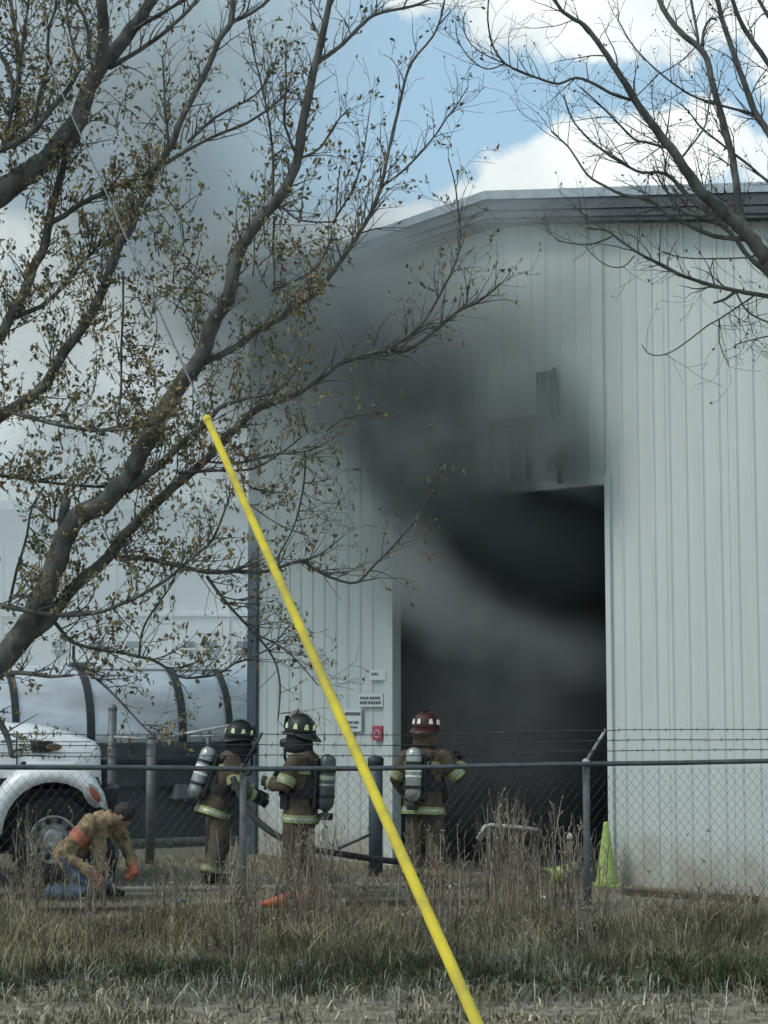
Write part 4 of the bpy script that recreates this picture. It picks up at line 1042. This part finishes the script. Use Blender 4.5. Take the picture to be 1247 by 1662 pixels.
# ------------------------------------------------------------------ trees
class Tree:
    def __init__(s, root, seed, Y0, ymin, ymax):
        s.root = root; s.pts = []; s.r = random.Random(seed); s.Y0 = Y0; s.ymin = ymin; s.ymax = ymax
        s.L = Vector(root.location); s.twig = MB(); s.leafv = []; s.spawn = []
        s.leaf_pos = []
    def near(s, px, py):
        best = None
        for (x, y, Y, w_) in s.pts:
            d = math.hypot(x - px, y - py)
            if best is None or d < best[0]: best = (d, Y, w_)
        return best
    def limb(s, pts, w0, w1, dY=None, name='branch', Y=None, n=None):
        b = s.near(*pts[0]) if s.pts else None
        Ys = Y if Y is not None else (b[1] if b and b[0] < 60 else s.Y0 + s.r.uniform(-.4, .4))
        ln = sum(math.hypot(pts[i + 1][0] - pts[i][0], pts[i + 1][1] - pts[i][1]) for i in range(len(pts) - 1))
        if dY is None: dY = s.r.uniform(-1, 1) * min(1.3, ln / 300.)
        acc = 0; W3, RR = [], []
        fine = []
        v2 = [Vector((a, b_, 0)) for a, b_ in pts]
        sm = catmull(v2, 3) if len(v2) > 2 else v2
        tot = sum((sm[i + 1] - sm[i]).length for i in range(len(sm) - 1)) or 1; acc = 0
        for i, q in enumerate(sm):
            if i: acc += (q - sm[i - 1]).length
            f = acc / tot; Yc = min(s.ymax, max(s.ymin, Ys + dY * f)); wpx = (w0 + (w1 - w0) * f ** .8) * .88
            j = .06 * wpx
            W3.append(P(q.x + s.r.uniform(-j, j), q.y + s.r.uniform(-j, j), Yc) - s.L); RR.append(max(.0018, wpx * .5 * Yc / F * s.r.uniform(.93, 1.07)))
            fine.append((q.x, q.y, Yc, wpx))
        s.pts += fine
        mb = MB(); mb.tube(W3, RR, 10 if w0 > 12 else 7 if w0 > 5 else 5)
        mb.build(name, M['bark'], s.root, smooth=True, fix=False)
        s.spawn.append((fine, tot))
        return fine
    def twigs(s, per=14., lmin=25, lmax=85, leafy=lambda x, y: .5, maxw=26, bud=False):
        for fine, tot in s.spawn:
            n_ = int(tot / per)
            for _ in range(n_):
                i = s.r.randrange(max(1, int(len(fine) * .05)), len(fine)); x, y, Y, w_ = fine[i]
                if w_ > maxw and s.r.random() < .6: continue
                if x < -90 or x > 1340 or y < -90: continue
                j = max(0, i - 1); k = min(len(fine) - 1, i + 1)
                tang = math.atan2(-(fine[k][1] - fine[j][1]), fine[k][0] - fine[j][0])
                a = tang + s.r.choice((-1, 1)) * s.r.uniform(.35, 1.0)
                a = a * .6 + R(90) * .4 if s.r.random() < .88 else a
                s.sprout(x, y, Y, a, s.r.uniform(lmin, lmax), min(w_ * .5, s.r.uniform(2.0, 3.4)), 0, leafy)
    def sprout(s, x, y, Y, a, ln, w0, depth, leafy):
        n_ = max(3, int(ln / 12)); pts = []; rad = []; yy = Y; st = ln / n_; cur = s.r.uniform(-.10, .14) * (1 if math.cos(a) > 0 else -1)
        for i in range(n_ + 1):
            wpx = w0 * (1 - .72 * i / n_); pts.append(P(x, y, yy) - s.L); rad.append(max(.0014, wpx * .5 * yy / F))
            if i and depth < 2 and s.r.random() < (.36 if depth == 0 else .20):
                s.sprout(x, y, yy, a + s.r.choice((-1, 1)) * s.r.uniform(.4, .9), ln * s.r.uniform(.3, .6), wpx * .75, depth + 1, leafy)
            if i and s.r.random() < leafy(x, y): s.leaf_pos.append((Vector(pts[-1]), w0))
            if i == n_ and s.r.random() < min(1, leafy(x, y) * 2.2): s.leaf_pos.append((Vector(pts[-1]), w0))
            a += cur + s.r.uniform(-.2, .2); x += math.cos(a) * st; y -= math.sin(a) * st; yy = min(s.ymax, max(s.ymin, yy + s.r.uniform(-.05, .05) * st / 6))
        s.twig.tube(pts, rad, 4, cap=False)
    def finish(s, size, m, per=3):
        o = s.twig.build('twigs', M['twig'], s.root, smooth=True, fix=False); o['kind'] = 'stuff'
        V_, F_ = [], []
        for (p, w_) in s.leaf_pos:
            for _ in range(s.r.randint(1, per)):
                c = p + Vector([s.r.gauss(0, .012) for _ in range(3)])
                e = Euler([s.r.uniform(0, 6.28) for _ in range(3)]).to_matrix(); k = size * s.r.uniform(.5, 1.25)
                lf = [(0, 0, 0), (.42, .28, .12), (1, .0, -.05), (.42, -.28, .12), (.45, 0, -.03)]
                b = len(V_); V_ += [tuple(c + e @ (Vector(q) * k)) for q in lf]
                F_ += [(b, b + 1, b + 4), (b + 1, b + 2, b + 4), (b + 2, b + 3, b + 4), (b + 3, b, b + 4)]
        me = bpy.data.meshes.new('leaves'); me.from_pydata(V_, [], F_); me.update()
        o = link('leaves', me, m, s.root); o['kind'] = 'stuff'

lt = empty('budding_tree', (-3.5, 12.8, 0)); tag(lt, 'large budding tree with brown-green leaves filling the upper left', 'tree')
T = Tree(lt, 11, 12.8, 11.9, 14.3)
T.limb([(-230, 1640), (-225, 1400), (-205, 1200), (-200, 1000), (-190, 750), (-170, 450), (-120, 150), (-90, -100)], 105, 60, 0, 'trunk', Y=12.8)
LL = [
 ([(-205, 1270), (-110, 1170), (-40, 1110), (0, 1078), (35, 1030), (62, 985), (88, 925), (103, 875), (125, 842), (165, 818), (205, 778), (240, 712), (265, 665), (300, 615), (328, 575), (345, 527), (370, 485), (385, 415), (415, 365), (450, 325), (480, 270), (492, 200), (505, 135), (522, 65), (535, 0), (545, -50)], 62, 11, -.5),
 ([(30, 1040), (75, 1010), (100, 978), (125, 948), (175, 905), (200, 870), (230, 840), (270, 800), (310, 768), (335, 745), (360, 718), (395, 685), (420, 662), (480, 640), (525, 610), (560, 586), (624, 570), (661, 568), (702, 540), (743, 506), (779, 488), (813, 460)], 27, 4, .6),
 ([(205, 795), (240, 770), (262, 752), (300, 715), (335, 688), (356, 662), (402, 646), (443, 638), (467, 618), (479, 600)], 19, 4, -.3),
 ([(318, 592), (350, 580), (387, 561), (415, 538), (443, 525), (479, 497), (513, 477), (531, 454), (546, 433), (572, 397), (587, 372), (597, 356), (608, 331), (619, 301), (631, 244), (652, 156), (667, 104), (704, 57), (719, 15), (725, -30)], 14, 3, .8),
 ([(624, 571), (660, 548), (690, 520), (720, 468), (738, 430), (746, 404), (746, 365), (743, 332), (738, 296), (728, 258)], 6, 2.5, .3),
 ([(619, 303), (657, 275), (704, 223), (725, 192), (742, 170), (760, 140)], 5, 2, -.2),
 ([(441, 472), (480, 455), (513, 435), (530, 405), (540, 380)], 6, 3, 0),
 ([(-175, 480), (-110, 390), (-40, 340), (0, 315), (38, 285), (72, 262), (103, 226), (128, 192), (144, 144), (164, 108), (195, 72), (215, 46), (238, 15), (258, -20)], 66, 20, .6),
 ([(150, 135), (164, 100), (168, 55), (166, 0), (168, -50)], 27, 22, -.4),
 ([(178, 110), (226, 82), (269, 51), (308, 15), (325, -12)], 10, 7, .4),
 ([(208, 55), (250, 28), (290, 5), (312, -15)], 9, 6, -.3),
 ([(128, 103), (118, 72), (110, 26), (107, -20)], 6, 4, 0),
 ([(144, 95), (144, 59), (136, 26), (118, -5)], 9, 6, 0),
 ([(-140, 300), (-40, 262), (23, 233), (54, 213), (85, 174), (108, 149), (131, 108)], 18, 9, -.5),
 ([(56, 213), (64, 154), (77, 108), (79, 51), (90, 15), (93, -25)], 9, 5, -.4),
 ([(-190, 760), (-60, 600), (0, 544), (15, 518), (36, 485), (54, 436), (72, 403), (79, 364), (85, 333), (95, 300), (108, 256), (123, 223), (138, 195)], 30, 12, .5),
 ([(80, 362), (105, 350), (128, 333), (164, 315), (205, 298), (260, 270), (310, 240), (350, 220), (400, 200), (445, 170), (470, 145)], 12, 4, -.4),
 ([(10, 520), (67, 497), (103, 464), (128, 433), (151, 410)], 11, 6, .2),
 ([(-195, 850), (-100, 740), (-40, 700), (0, 676), (26, 659), (69, 631), (97, 582), (123, 546), (144, 518), (167, 469), (180, 433), (195, 395), (213, 369), (223, 338), (244, 300), (249, 277), (277, 238), (295, 192), (320, 144), (341, 103), (356, 64), (377, 33), (375, -20)], 28, 9, .2),
 ([(377, 35), (410, 20), (445, -8)], 8, 6, 0),
 ([(274, 238), (269, 180), (264, 95)], 6, 4, 0),
 ([(-185, 640), (-60, 655), (0, 665), (51, 679), (103, 692), (154, 699), (205, 696), (251, 690)], 9, 5, -.6),
 ([(-190, 740), (-60, 765), (0, 772), (51, 779), (115, 787), (167, 790), (215, 789)], 9, 5, .6),
 ([(-200, 960), (-60, 975), (0, 982), (38, 990), (95, 998), (154, 995), (192, 982), (231, 965), (277, 936), (300, 915), (320, 900), (346, 874), (367, 823), (374, 802)], 14, 4, -.7),
 ([(188, 890), (190, 906), (231, 906), (282, 916), (336, 929), (381, 927), (433, 927), (487, 911), (516, 927), (545, 940), (580, 945), (610, 915), (640, 885), (672, 845), (699, 797)], 11, 2.5, .4),
 ([(487, 911), (516, 902), (540, 885), (555, 872)], 4, 2, 0),
 ([(336, 935), (359, 967), (388, 1001), (415, 1030), (437, 1057), (451, 1086), (455, 1125), (451, 1170)], 7, 2.5, .2),
 ([(415, 1030), (450, 1046), (480, 1070), (516, 1112)], 4, 2, .2),
 ([(85, 1005), (105, 1030), (120, 1044), (159, 1054), (200, 1060), (231, 1067), (256, 1075), (292, 1098), (325, 1099), (356, 1093), (381, 1077), (406, 1068), (440, 1050), (470, 1015)], 8, 3, .3),
 ([(120, 1048), (123, 1080), (160, 1104), (198, 1141), (229, 1175), (260, 1204)], 6, 3, -.2),
 ([(226, 1065), (231, 1026), (246, 995), (277, 952), (285, 930)], 5, 3, 0),
 ([(290, 768), (343, 764), (385, 764), (415, 759), (443, 744), (477, 720), (490, 708)], 7, 3, -.3),
 ([(330, 748), (356, 751), (402, 749), (443, 738), (495, 733), (531, 718)], 5, 2.5, .3),
 ([(200, 440), (200, 505), (197, 560), (197, 620), (195, 646), (190, 700)], 4, 5, 0),
 ([(108, 865), (103, 840), (108, 808)], 24, 17, 0),
 ([(72, 790), (52, 825), (44, 869), (33, 908), (28, 923), (15, 982)], 4, 6, 0),
 ([(88, 848), (70, 832), (49, 815)], 5, 3, 0), ([(88, 846), (90, 815), (96, 790)], 5, 3, 0),
 ([(518, 100), (556, 72), (595, 33), (620, 20), (671, 10), (705, -5)], 9, 5, .5),
 ([(487, 258), (520, 240), (545, 200), (568, 175)], 6, 2.5, .2),
 ([(459, 336), (479, 354), (505, 360), (541, 360)], 5, 3, 0),
 ([(446, 351), (443, 402), (446, 454), (443, 475)], 5, 4, 0),
 ([(305, 231), (351, 190), (415, 154), (441, 115), (450, 90)], 7, 3, .3),
 ([(443, 330), (443, 256), (438, 205), (426, 144), (413, 90), (402, 33)], 6, 3, -.3),
 ([(478, 245), (469, 223), (461, 192), (464, 149), (464, 72)], 6, 3, 0),
 ([(541, 360), (560, 330), (578, 295), (590, 250), (600, 180)], 4, 2, .2),
 ([(545, 362), (548, 310), (552, 270)], 4, 2, 0),
 ([(530, 700), (560, 680), (600, 672), (640, 668)], 3, 2, 0),
 ([(495, 733), (495, 770), (488, 815), (475, 860), (450, 905)], 4, 3, 0),
 ([(390, 765), (405, 790), (430, 797), (465, 800)], 4, 2.5, 0),
 ([(392, 770), (400, 810), (412, 824), (450, 850), (478, 862), (500, 870)], 3.5, 2, 0),
 ([(-90, -20), (-20, 60), (20, 130), (12, 220)], 12, 7, 0), ([(12, 220), (30, 120), (42, 40), (50, -30)], 8, 5, 0),
 ([(-150, 200), (-40, 180), (10, 230), (30, 180), (28, 80), (14, -20)], 14, 7, .3),
 ([(-60, 1120), (-20, 1150), (10, 1190), (20, 1230)], 20, 9, 0), ([(-30, 1100), (30, 1092), (80, 1098), (118, 1096)], 14, 5, -.2),
]
for pts, a, b, d in LL: T.limb(pts, a, b, d)
def leafy_l(x, y):
    f = .55 if x < 330 else .36 if x < 520 else .17
    if x < 300 and 240 < y < 900: f = .95
    if x < 220 and 130 < y < 700: f = 1.0
    if y < 230: f *= .45
    if y > 1000: f *= .8
    if x < 130 and y < 380: f = .7
    return f * .85
T.twigs(11.0, 24, 90, leafy_l)
# extra leafy sprays inside the crown
for _ in range(170):
    x = T.r.uniform(-80, 340); y = T.r.triangular(120, 900, 560)
    if T.r.random() < .25: x = T.r.uniform(300, 500); y = T.r.uniform(350, 760)
    T.sprout(x, y, T.r.uniform(12.1, 14.2), R(T.r.uniform(40, 140)), T.r.uniform(40, 110), 2.6, 0, lambda x_, y_: .85)
T.finish(.044, M['leaf'], 2)

rt = empty('bare_tree', (3.9, 13.6, 0)); tag(rt, 'nearly bare dark-limbed tree reaching in from the upper right', 'tree')
T2 = Tree(rt, 5, 13.4, 12.2, 14.8)
T2.limb([(1520, 1640), (1500, 1300), (1480, 1000), (1440, 760), (1380, 600), (1310, 490), (1247, 424)], 95, 34, -.2, 'trunk', Y=13.4)
RL = [
 ([(1250, 428), (1230, 402), (1209, 375), (1183, 352), (1158, 329), (1132, 303), (1101, 256), (1081, 231), (1055, 197), (1035, 169), (1017, 138), (994, 103), (971, 69), (948, 41), (927, 28), (910, 15), (895, -12)], 30, 6, -.5),
 ([(1212, 378), (1203, 355), (1199, 344), (1196, 308), (1189, 256), (1173, 192), (1158, 141), (1148, 97), (1135, 77), (1112, 59), (1091, 36), (1076, 13), (1062, -20)], 16, 10, .4),
 ([(1132, 70), (1132, 56), (1122, 0), (1119, -30)], 6, 5, 0), ([(1140, 75), (1142, 51), (1153, 31), (1164, 33)], 7, 4, 0),
 ([(1330, 380), (1290, 290), (1247, 215), (1230, 190), (1217, 159), (1201, 115), (1183, 64), (1171, 26), (1160, -20)], 18, 9, .5),
 ([(1300, 190), (1247, 103), (1214, 56), (1196, 20), (1184, -15)], 12, 8, -.2), ([(1300, 90), (1247, 25), (1228, -10)], 9, 7, 0),
 ([(1024, 162), (991, 151), (965, 136), (935, 126), (907, 136), (877, 128), (851, 118), (820, 103), (800, 74), (792, 31), (794, -10)], 7, 3, -.4),
 ([(820, 103), (795, 112), (775, 105), (755, 85), (742, 60), (740, 35)], 3, 2, 0), ([(820, 103), (790, 90), (765, 72), (752, 45), (755, 20)], 3, 2, 0),
 ([(1440, 560), (1340, 500), (1247, 481), (1196, 472), (1145, 460), (1107, 447), (1071, 429), (1037, 411), (1004, 388), (983, 374), (950, 370)], 15, 3.5, -.5),
 ([(1196, 472), (1178, 485), (1158, 492)], 8, 4, 0),
 ([(1225, 392), (1207, 388), (1158, 383), (1107, 360), (1081, 347), (1058, 326), (1012, 316), (978, 300), (953, 283), (927, 244), (915, 231), (895, 213)], 11, 3, .3),
 ([(1150, 345), (1117, 320), (1081, 282), (1042, 280), (1014, 267), (978, 244), (948, 218), (927, 190), (915, 154)], 9, 3, .2),
 ([(1083, 240), (1050, 231), (1030, 226), (1004, 200), (978, 174), (942, 141)], 6, 3, -.2),
 ([(1320, 350), (1247, 295), (1217, 269), (1191, 249), (1158, 223), (1137, 205), (1117, 180), (1100, 165)], 8, 2.5, 0),
 ([(1225, 185), (1173, 172), (1132, 159), (1101, 141), (1071, 118), (1048, 97), (1024, 69), (1004, 33)], 6, 2.5, 0),
 ([(1104, 259), (1140, 213), (1148, 190), (1154, 144)], 5, 3, 0), ([(1071, 118), (1040, 150), (1012, 170)], 3, 2, 0), ([(1071, 120), (1105, 100), (1130, 75)], 3, 2, 0),
 ([(1230, 475), (1214, 487), (1168, 518), (1148, 529), (1112, 557), (1081, 575), (1055, 575), (1042, 560)], 4, 2, 0),
 ([(1168, 518), (1168, 557), (1183, 593)], 3, 2, 0), ([(1196, 476), (1214, 506), (1250, 524), (1290, 530)], 4, 3, 0),
 ([(1030, 415), (1012, 433), (986, 431), (965, 416), (950, 400)], 3, 2, 0), ([(994, 384), (958, 397), (927, 395), (905, 390)], 4, 2.5, 0),
 ([(1225, 415), (1209, 418), (1158, 420), (1107, 418), (1076, 408)], 4, 2.5, 0),
 ([(1290, 480), (1247, 444), (1217, 418), (1194, 388), (1173, 365), (1150, 340), (1130, 335)], 13, 6, .1),
 ([(1290, 560), (1260, 545), (1220, 552), (1192, 560)], 4, 2, 0), ([(1150, 350), (1110, 345), (1090, 320), (1075, 300), (1060, 270)], 7, 3, 0),
 ([(1175, 365), (1130, 352), (1112, 330), (1090, 300)], 8, 3, 0), ([(1160, 340), (1120, 300), (1108, 270)], 6, 3, 0),
]
for pts, a, b, d in RL: T2.limb(pts, a, b, d)
T2.twigs(25.0, 35, 120, lambda x, y: .05 if x < 1150 else .11)
T2.finish(.028, M['leaf2'], 2)

# ------------------------------------------------------------------ grass and weeds
def blades(name, n_, yr, hfn, wfn, m, lean=.5, seed=1, xs=6.0, clump=0.0, curl=0.0, label=None, dens=None):
    g = np.random.default_rng(seed)
    Y = g.uniform(yr[0], yr[1], n_ * 2); X = g.uniform(-xs, xs, n_ * 2) * (Y / yr[1] * .25 + .75)
    keep = np.array([g.random() < (dens(x, y) if dens else 1) for x, y in zip(X, Y)]); X, Y = X[keep][:n_], Y[keep][:n_]; n_ = len(X)
    h = hfn(g, X, Y); wd = wfn(g, n_); a = g.uniform(0, 2 * np.pi, n_); ln = g.normal(0, lean, n_) * h; la = g.uniform(0, 2 * np.pi, n_)
    dx, dy = np.cos(a) * wd / 2, np.sin(a) * wd / 2; lx, ly = np.cos(la) * ln, np.sin(la) * ln
    V = np.zeros((n_, 5, 3)); cz = g.uniform(.3, 1, n_) * curl
    V[:, 0] = np.stack([X - dx, Y - dy, np.zeros(n_)], 1); V[:, 1] = np.stack([X + dx, Y + dy, np.zeros(n_)], 1)
    V[:, 2] = np.stack([X - dx * .7 + lx * .35, Y - dy * .7 + ly * .35, h * .6], 1); V[:, 3] = np.stack([X + dx * .7 + lx * .35, Y + dy * .7 + ly * .35, h * .6], 1)
    V[:, 4] = np.stack([X + lx, Y + ly, h * (1 - cz)], 1)
    idx = np.arange(n_)[:, None] * 5
    quads = idx + np.array([[0, 1, 3, 2]]); tris = idx + np.array([[2, 3, 4]])
    me = bpy.data.meshes.new(name); me.vertices.add(n_ * 5); me.vertices.foreach_set('co', V.ravel().astype(np.float32))
    loops = np.concatenate([quads, tris], 1).ravel().astype(np.int32)
    me.loops.add(len(loops)); me.loops.foreach_set('vertex_index', loops)
    st = np.stack([np.arange(n_) * 7, np.arange(n_) * 7 + 4], 1).ravel().astype(np.int32)
    me.polygons.add(n_ * 2); me.polygons.foreach_set('loop_start', st); me.update(calc_edges=True); me.validate()
    o = link(name, me, m); tag(o, label, 'grass', kind='stuff'); return o
def inbuilding(x, y):   # inside the warehouse footprint
    v = Vector((x, y, 0)) - A3; return v.dot(NRM) < .03 and -.1 < v.dot(U) < T_END
def wob(X, Y, s=1.3): return .5 + .5 * np.sin(X * 1.7 * s + 2 * np.sin(Y * 1.3)) * np.sin(Y * 2.1 + X * .7)
blades('green_grass', 30000, (13.75, 16.9), lambda g, X, Y: (.08 + .24 * wob(X, Y, 1.9)) * g.uniform(.4, 1.25, len(X)), lambda g, n_: g.uniform(.006, .017, n_), M['g_green'], .62, 3, 5.5, label='band of rough dark green grass along the foot of the fence')
M['g_stem_shade'] = grassmat('stem_shade_green', (.045, .058, .025), (.08, .09, .04), (.16, .15, .08), .3)  # green darkened to paint in the shade low between the stems
blades('stem_shade_grass', 15000, (13.15, 14.3), lambda g, X, Y: (.07 + .15 * wob(X, Y, 1.5)) * g.uniform(.5, 1.2, len(X)), lambda g, n_: g.uniform(.008, .018, n_), M['g_stem_shade'], .6, 12, 5.5,
       dens=lambda x, y: 1 if math.sin(x * 1.9 + 1.3 * math.sin(y * 3)) + math.sin(x * .7) > -.7 else .15, label='dark green tufts at the near verge edge, darkened as shade between stems')
blades('dry_grass', 34000, (15.6, 24.0), lambda g, X, Y: (.03 + .10 * wob(X, Y, 2)) * g.uniform(.4, 1.3, len(X)), lambda g, n_: g.uniform(.005, .012, n_), M['g_dry'], .7, 4, 6.5,
       dens=lambda x, y: 0 if inbuilding(x, y) else (.9 if y < 18 else .35), label='short dry brown grass over the yard behind the fence')
blades('roadside_grass', 15000, (10.6, 13.5), lambda g, X, Y: (.04 + .10 * wob(X, Y, 2.6)) * g.uniform(.4, 1.3, len(X)), lambda g, n_: g.uniform(.007, .020, n_), M['g_mix'], .9, 5, 4.5, curl=.4,
       dens=lambda x, y: .25 + .75 * (math.sin(x * 2.3 + y) > -.2) * (y < 12.2 or y > 12.8), label='curling pale weeds on the gravel nearest the camera')
blades('straw_litter', 12000, (12.6, 15.5), lambda g, X, Y: g.uniform(.03, .24, len(X)), lambda g, n_: g.uniform(.004, .010, n_), M['g_pale'], 1.1, 8, 5.5, curl=.5, label='pale dry straws tangled through the green grass')

def weeds():
    mb = MB(); r = random.Random(3)
    cl = [(15, 120, 1300, 17.3, 34), (120, 210, 1370, 17.5, 26), (225, 330, 1385, 17.2, 22), (340, 440, 1340, 17.6, 30), (440, 560, 1325, 17.0, 110), (560, 640, 1400, 17.4, 22),
          (640, 780, 1330, 17.4, 62), (770, 900, 1285, 17.6, 100), (880, 960, 1310, 17.8, 36), (960, 1010, 1340, 17.9, 8), (1020, 1250, 1425, 17.0, 40), (-200, 0, 1330, 17.3, 30), (1250, 1500, 1400, 17, 30), (365, 440, 1395, 15.0, 45), (925, 985, 1440, 15.2, 22), (-20, 1260, 1462, 15.6, 150)]
    for (x0, x1, top, Y0, n_) in cl:
        for _ in range(n_):
            px = r.triangular(x0, x1, (x0 + x1) / 2); Y = Y0 + r.uniform(-1.0, .9); X = (px - CX) / F * Y
            htop = CAMZ - (top - 1130) / F * Y; h = max(.12, htop * r.uniform(.45, 1.0))
            lx, ly = r.gauss(0, .10) * h, r.gauss(0, .1) * h; rb = r.uniform(.003, .0065)
            pts = [Vector((X + lx * t * t, Y + ly * t * t, h * t)) for t in (0, .35, .7, 1)]
            mb.tube(pts, [rb, rb * .9, rb * .7, rb * .35], 4, cap=False)
            for k in range(r.randint(3, 8)):
                t = r.uniform(.3, 1); b = Vector((X + lx * t * t, Y + ly * t * t, h * t)); a = r.uniform(0, 6.28); l_ = r.uniform(.04, .14)
                e = b + Vector((math.cos(a) * l_ * .5, math.sin(a) * l_ * .5, l_ * r.uniform(.5, 1.1)))
                mb.tube([b, e], [rb * .6, rb * .4], 3, cap=False)
                for q in range(3):
                    c = b.lerp(e, r.uniform(.4, 1.05)); s_ = r.uniform(.006, .016); d = Vector((r.uniform(-1, 1), r.uniform(-1, 1), r.uniform(-.3, 1.4))).normalized()
                    sd_ = d.orthogonal().normalized() * s_ * .5; mb.add([c - sd_, c + d * s_ * 2, c + sd_], [(0, 1, 2)])
    me = mb.mesh('tall_weeds'); o = link('tall_weeds', me, M['g_weed']); tag(o, 'tall dry straw weeds standing before the firefighters', 'weeds', kind='stuff')
weeds()

# ------------------------------------------------------------------ smoke
def smoke(name, blobs, colfn, label, warp=1.1, wscale=.55, nscale=1.1, aniso=.1, rough=(.45, 1.4), margin=1.12):
    """blobs: (px, py, offset in front of the facade or None, Y or None, (ru, rn, rz), tilt degrees, density per metre)"""
    m = bpy.data.materials.new(name + '_volume'); m.use_nodes = True; t = NT(m.node_tree)
    t.n.remove(t.n['Principled BSDF'])
    geo = t.node('ShaderNodeNewGeometry'); pos = geo.outputs['Position']
    nz = t.noise(pos, wscale, 3, .55, col=True)
    pw = t.vmath('ADD', pos, t.vmath('SCALE', t.vmath('SUBTRACT', nz, (.5, .5, .5)), scale=warp))
    tot = None; dom = MB()
    for (px, py, off, Y, rr_, tilt, amp) in blobs:
        if off is not None: tt, zz = Wt(px, py, off); c = Bp(tt, zz, off)
        else: c = P(px, py, Y)
        mp = t.node('ShaderNodeMapping', vector_type='TEXTURE'); t.put(mp.inputs['Vector'], pw)
        eu = Euler((0, R(tilt), ALPHA)); mp.inputs['Location'].default_value = c; mp.inputs['Rotation'].default_value = eu; mp.inputs['Scale'].default_value = rr_
        v = t.math('MULTIPLY', t.ramp(t.vmath('LENGTH', mp.outputs[0]), 1.0, 0.12), amp)
        tot = v if tot is None else t.math('ADD', tot, v)
        dom.ell(c, tuple(x * margin + warp * .22 for x in rr_), eu.to_matrix(), 12, 8)
    f = t.ramp(t.noise(pos, nscale, 3, .6), .25, .75, rough[0], rough[1])
    dens = t.math('MULTIPLY', tot, f)
    pv = t.node('ShaderNodeVolumePrincipled'); t.put(pv.inputs['Density'], dens)
    pv.inputs['Color'].default_value = (*colfn, 1); pv.inputs['Anisotropy'].default_value = aniso
    out = t.n['Material Output']; t.l.new(pv.outputs[0], out.inputs['Volume'])
    o = fuse(name, dom, m, None, .4, 1); tag(o, label, 'smoke', kind='stuff'); return o
smoke('black_smoke', [
    (860, 850, -.30, None, (2.0, 1.0, 1.15), 14, 2.6), (770, 825, .42, None, (1.6, .55, .60), 24, 2.6),
    (850, 1150, -2.6, None, (3.4, 1.7, 3.6), 0, .7)],
    (.16, .185, .19), 'dense black smoke filling the top of the bay', warp=.45, wscale=.7, rough=(.75, 1.2))
smoke('charcoal_smoke', [
    (680, 715, .55, None, (1.9, .9, .95), 33, 2.4), (575, 630, .8, None, (2.1, 1.0, 1.35), 38, 1.2),
    (465, 560, 1.0, None, (2.3, 1.2, 1.8), 38, .85), (360, 470, None, 22.6, (2.4, 1.4, 1.9), 35, .38),
    (640, 765, .45, None, (1.5, .7, .7), 38, 2.2), (820, 700, .4, None, (1.9, .7, .95), 0, 2.1), (915, 735, .25, None, (.80, .5, .60), 15, 3.6),
    (800, 590, .3, None, (2.3, .8, 1.6), 10, .75), (650, 510, .5, None, (2.5, .9, 1.6), 20, .50), (920, 530, .2, None, (1.7, .5, 1.8), 0, .25)],
    (.38, .43, .42), 'dark grey smoke climbing the wall above the bay', warp=1.1, wscale=1.1, nscale=1.7, rough=(.25, 1.65))
smoke('grey_smoke', [
    (780, 430, .5, None, (3.1, .9, 1.8), 12, .42), (580, 440, .8, None, (2.7, 1.2, 1.8), 20, .48), (430, 490, None, 22.5, (2.6, 1.6, 2.3), 20, .45),
    (330, 380, None, 22.5, (2.8, 1.8, 2.3), 30, .42), (200, 240, None, 22.5, (3.4, 2.0, 2.9), 40, .52), (90, 400, None, 23, (3.2, 2, 3.0), 0, .34),
    (100, 60, None, 23, (4.2, 2.2, 2.8), 20, .55), (340, 100, None, 23.5, (2.9, 2.0, 2.4), 0, .34),
    (430, 730, None, 22.3, (1.9, 1.0, 2.3), 0, .75), (540, 230, None, 23.5, (2.3, 1.5, 2.3), 0, .20), (440, 30, None, 23.5, (2.6, 1.6, 2.0), 0, .22), (140, 760, None, 24.5, (4.2, 1.6, 1.3), 0, .34), (60, 620, None, 24.5, (3.6, 1.6, 2.0), 0, .30)],
    (.85, .895, .89), 'pale grey smoke drifting up and left over the roof', nscale=1.0, rough=(.35, 1.5))
smoke('drifting_haze', [(60, 860, None, 41, (9, 4.5, 5.0), 0, .16), (330, 800, None, 41, (7, 4, 4.5), 0, .14)],
    (.88, .92, .92), 'faint smoke haze lying in front of the far pale hall', nscale=.3, rough=(.8, 1.2))
smoke('pale_smoke', [
    (635, 890, .5, None, (1.35, .6, 1.0), 32, 2.2), (705, 975, .25, None, (1.5, .5, .85), 26, 1.2), (860, 1040, .05, None, (1.9, .5, .65), 14, .40),
    (800, 1130, -.1, None, (2.4, .6, 2.3), 0, .28)],
    (.85, .89, .88), 'thin pale smoke hanging in the lower part of the bay', warp=.5, wscale=1.0, nscale=2.0, rough=(.6, 1.3))
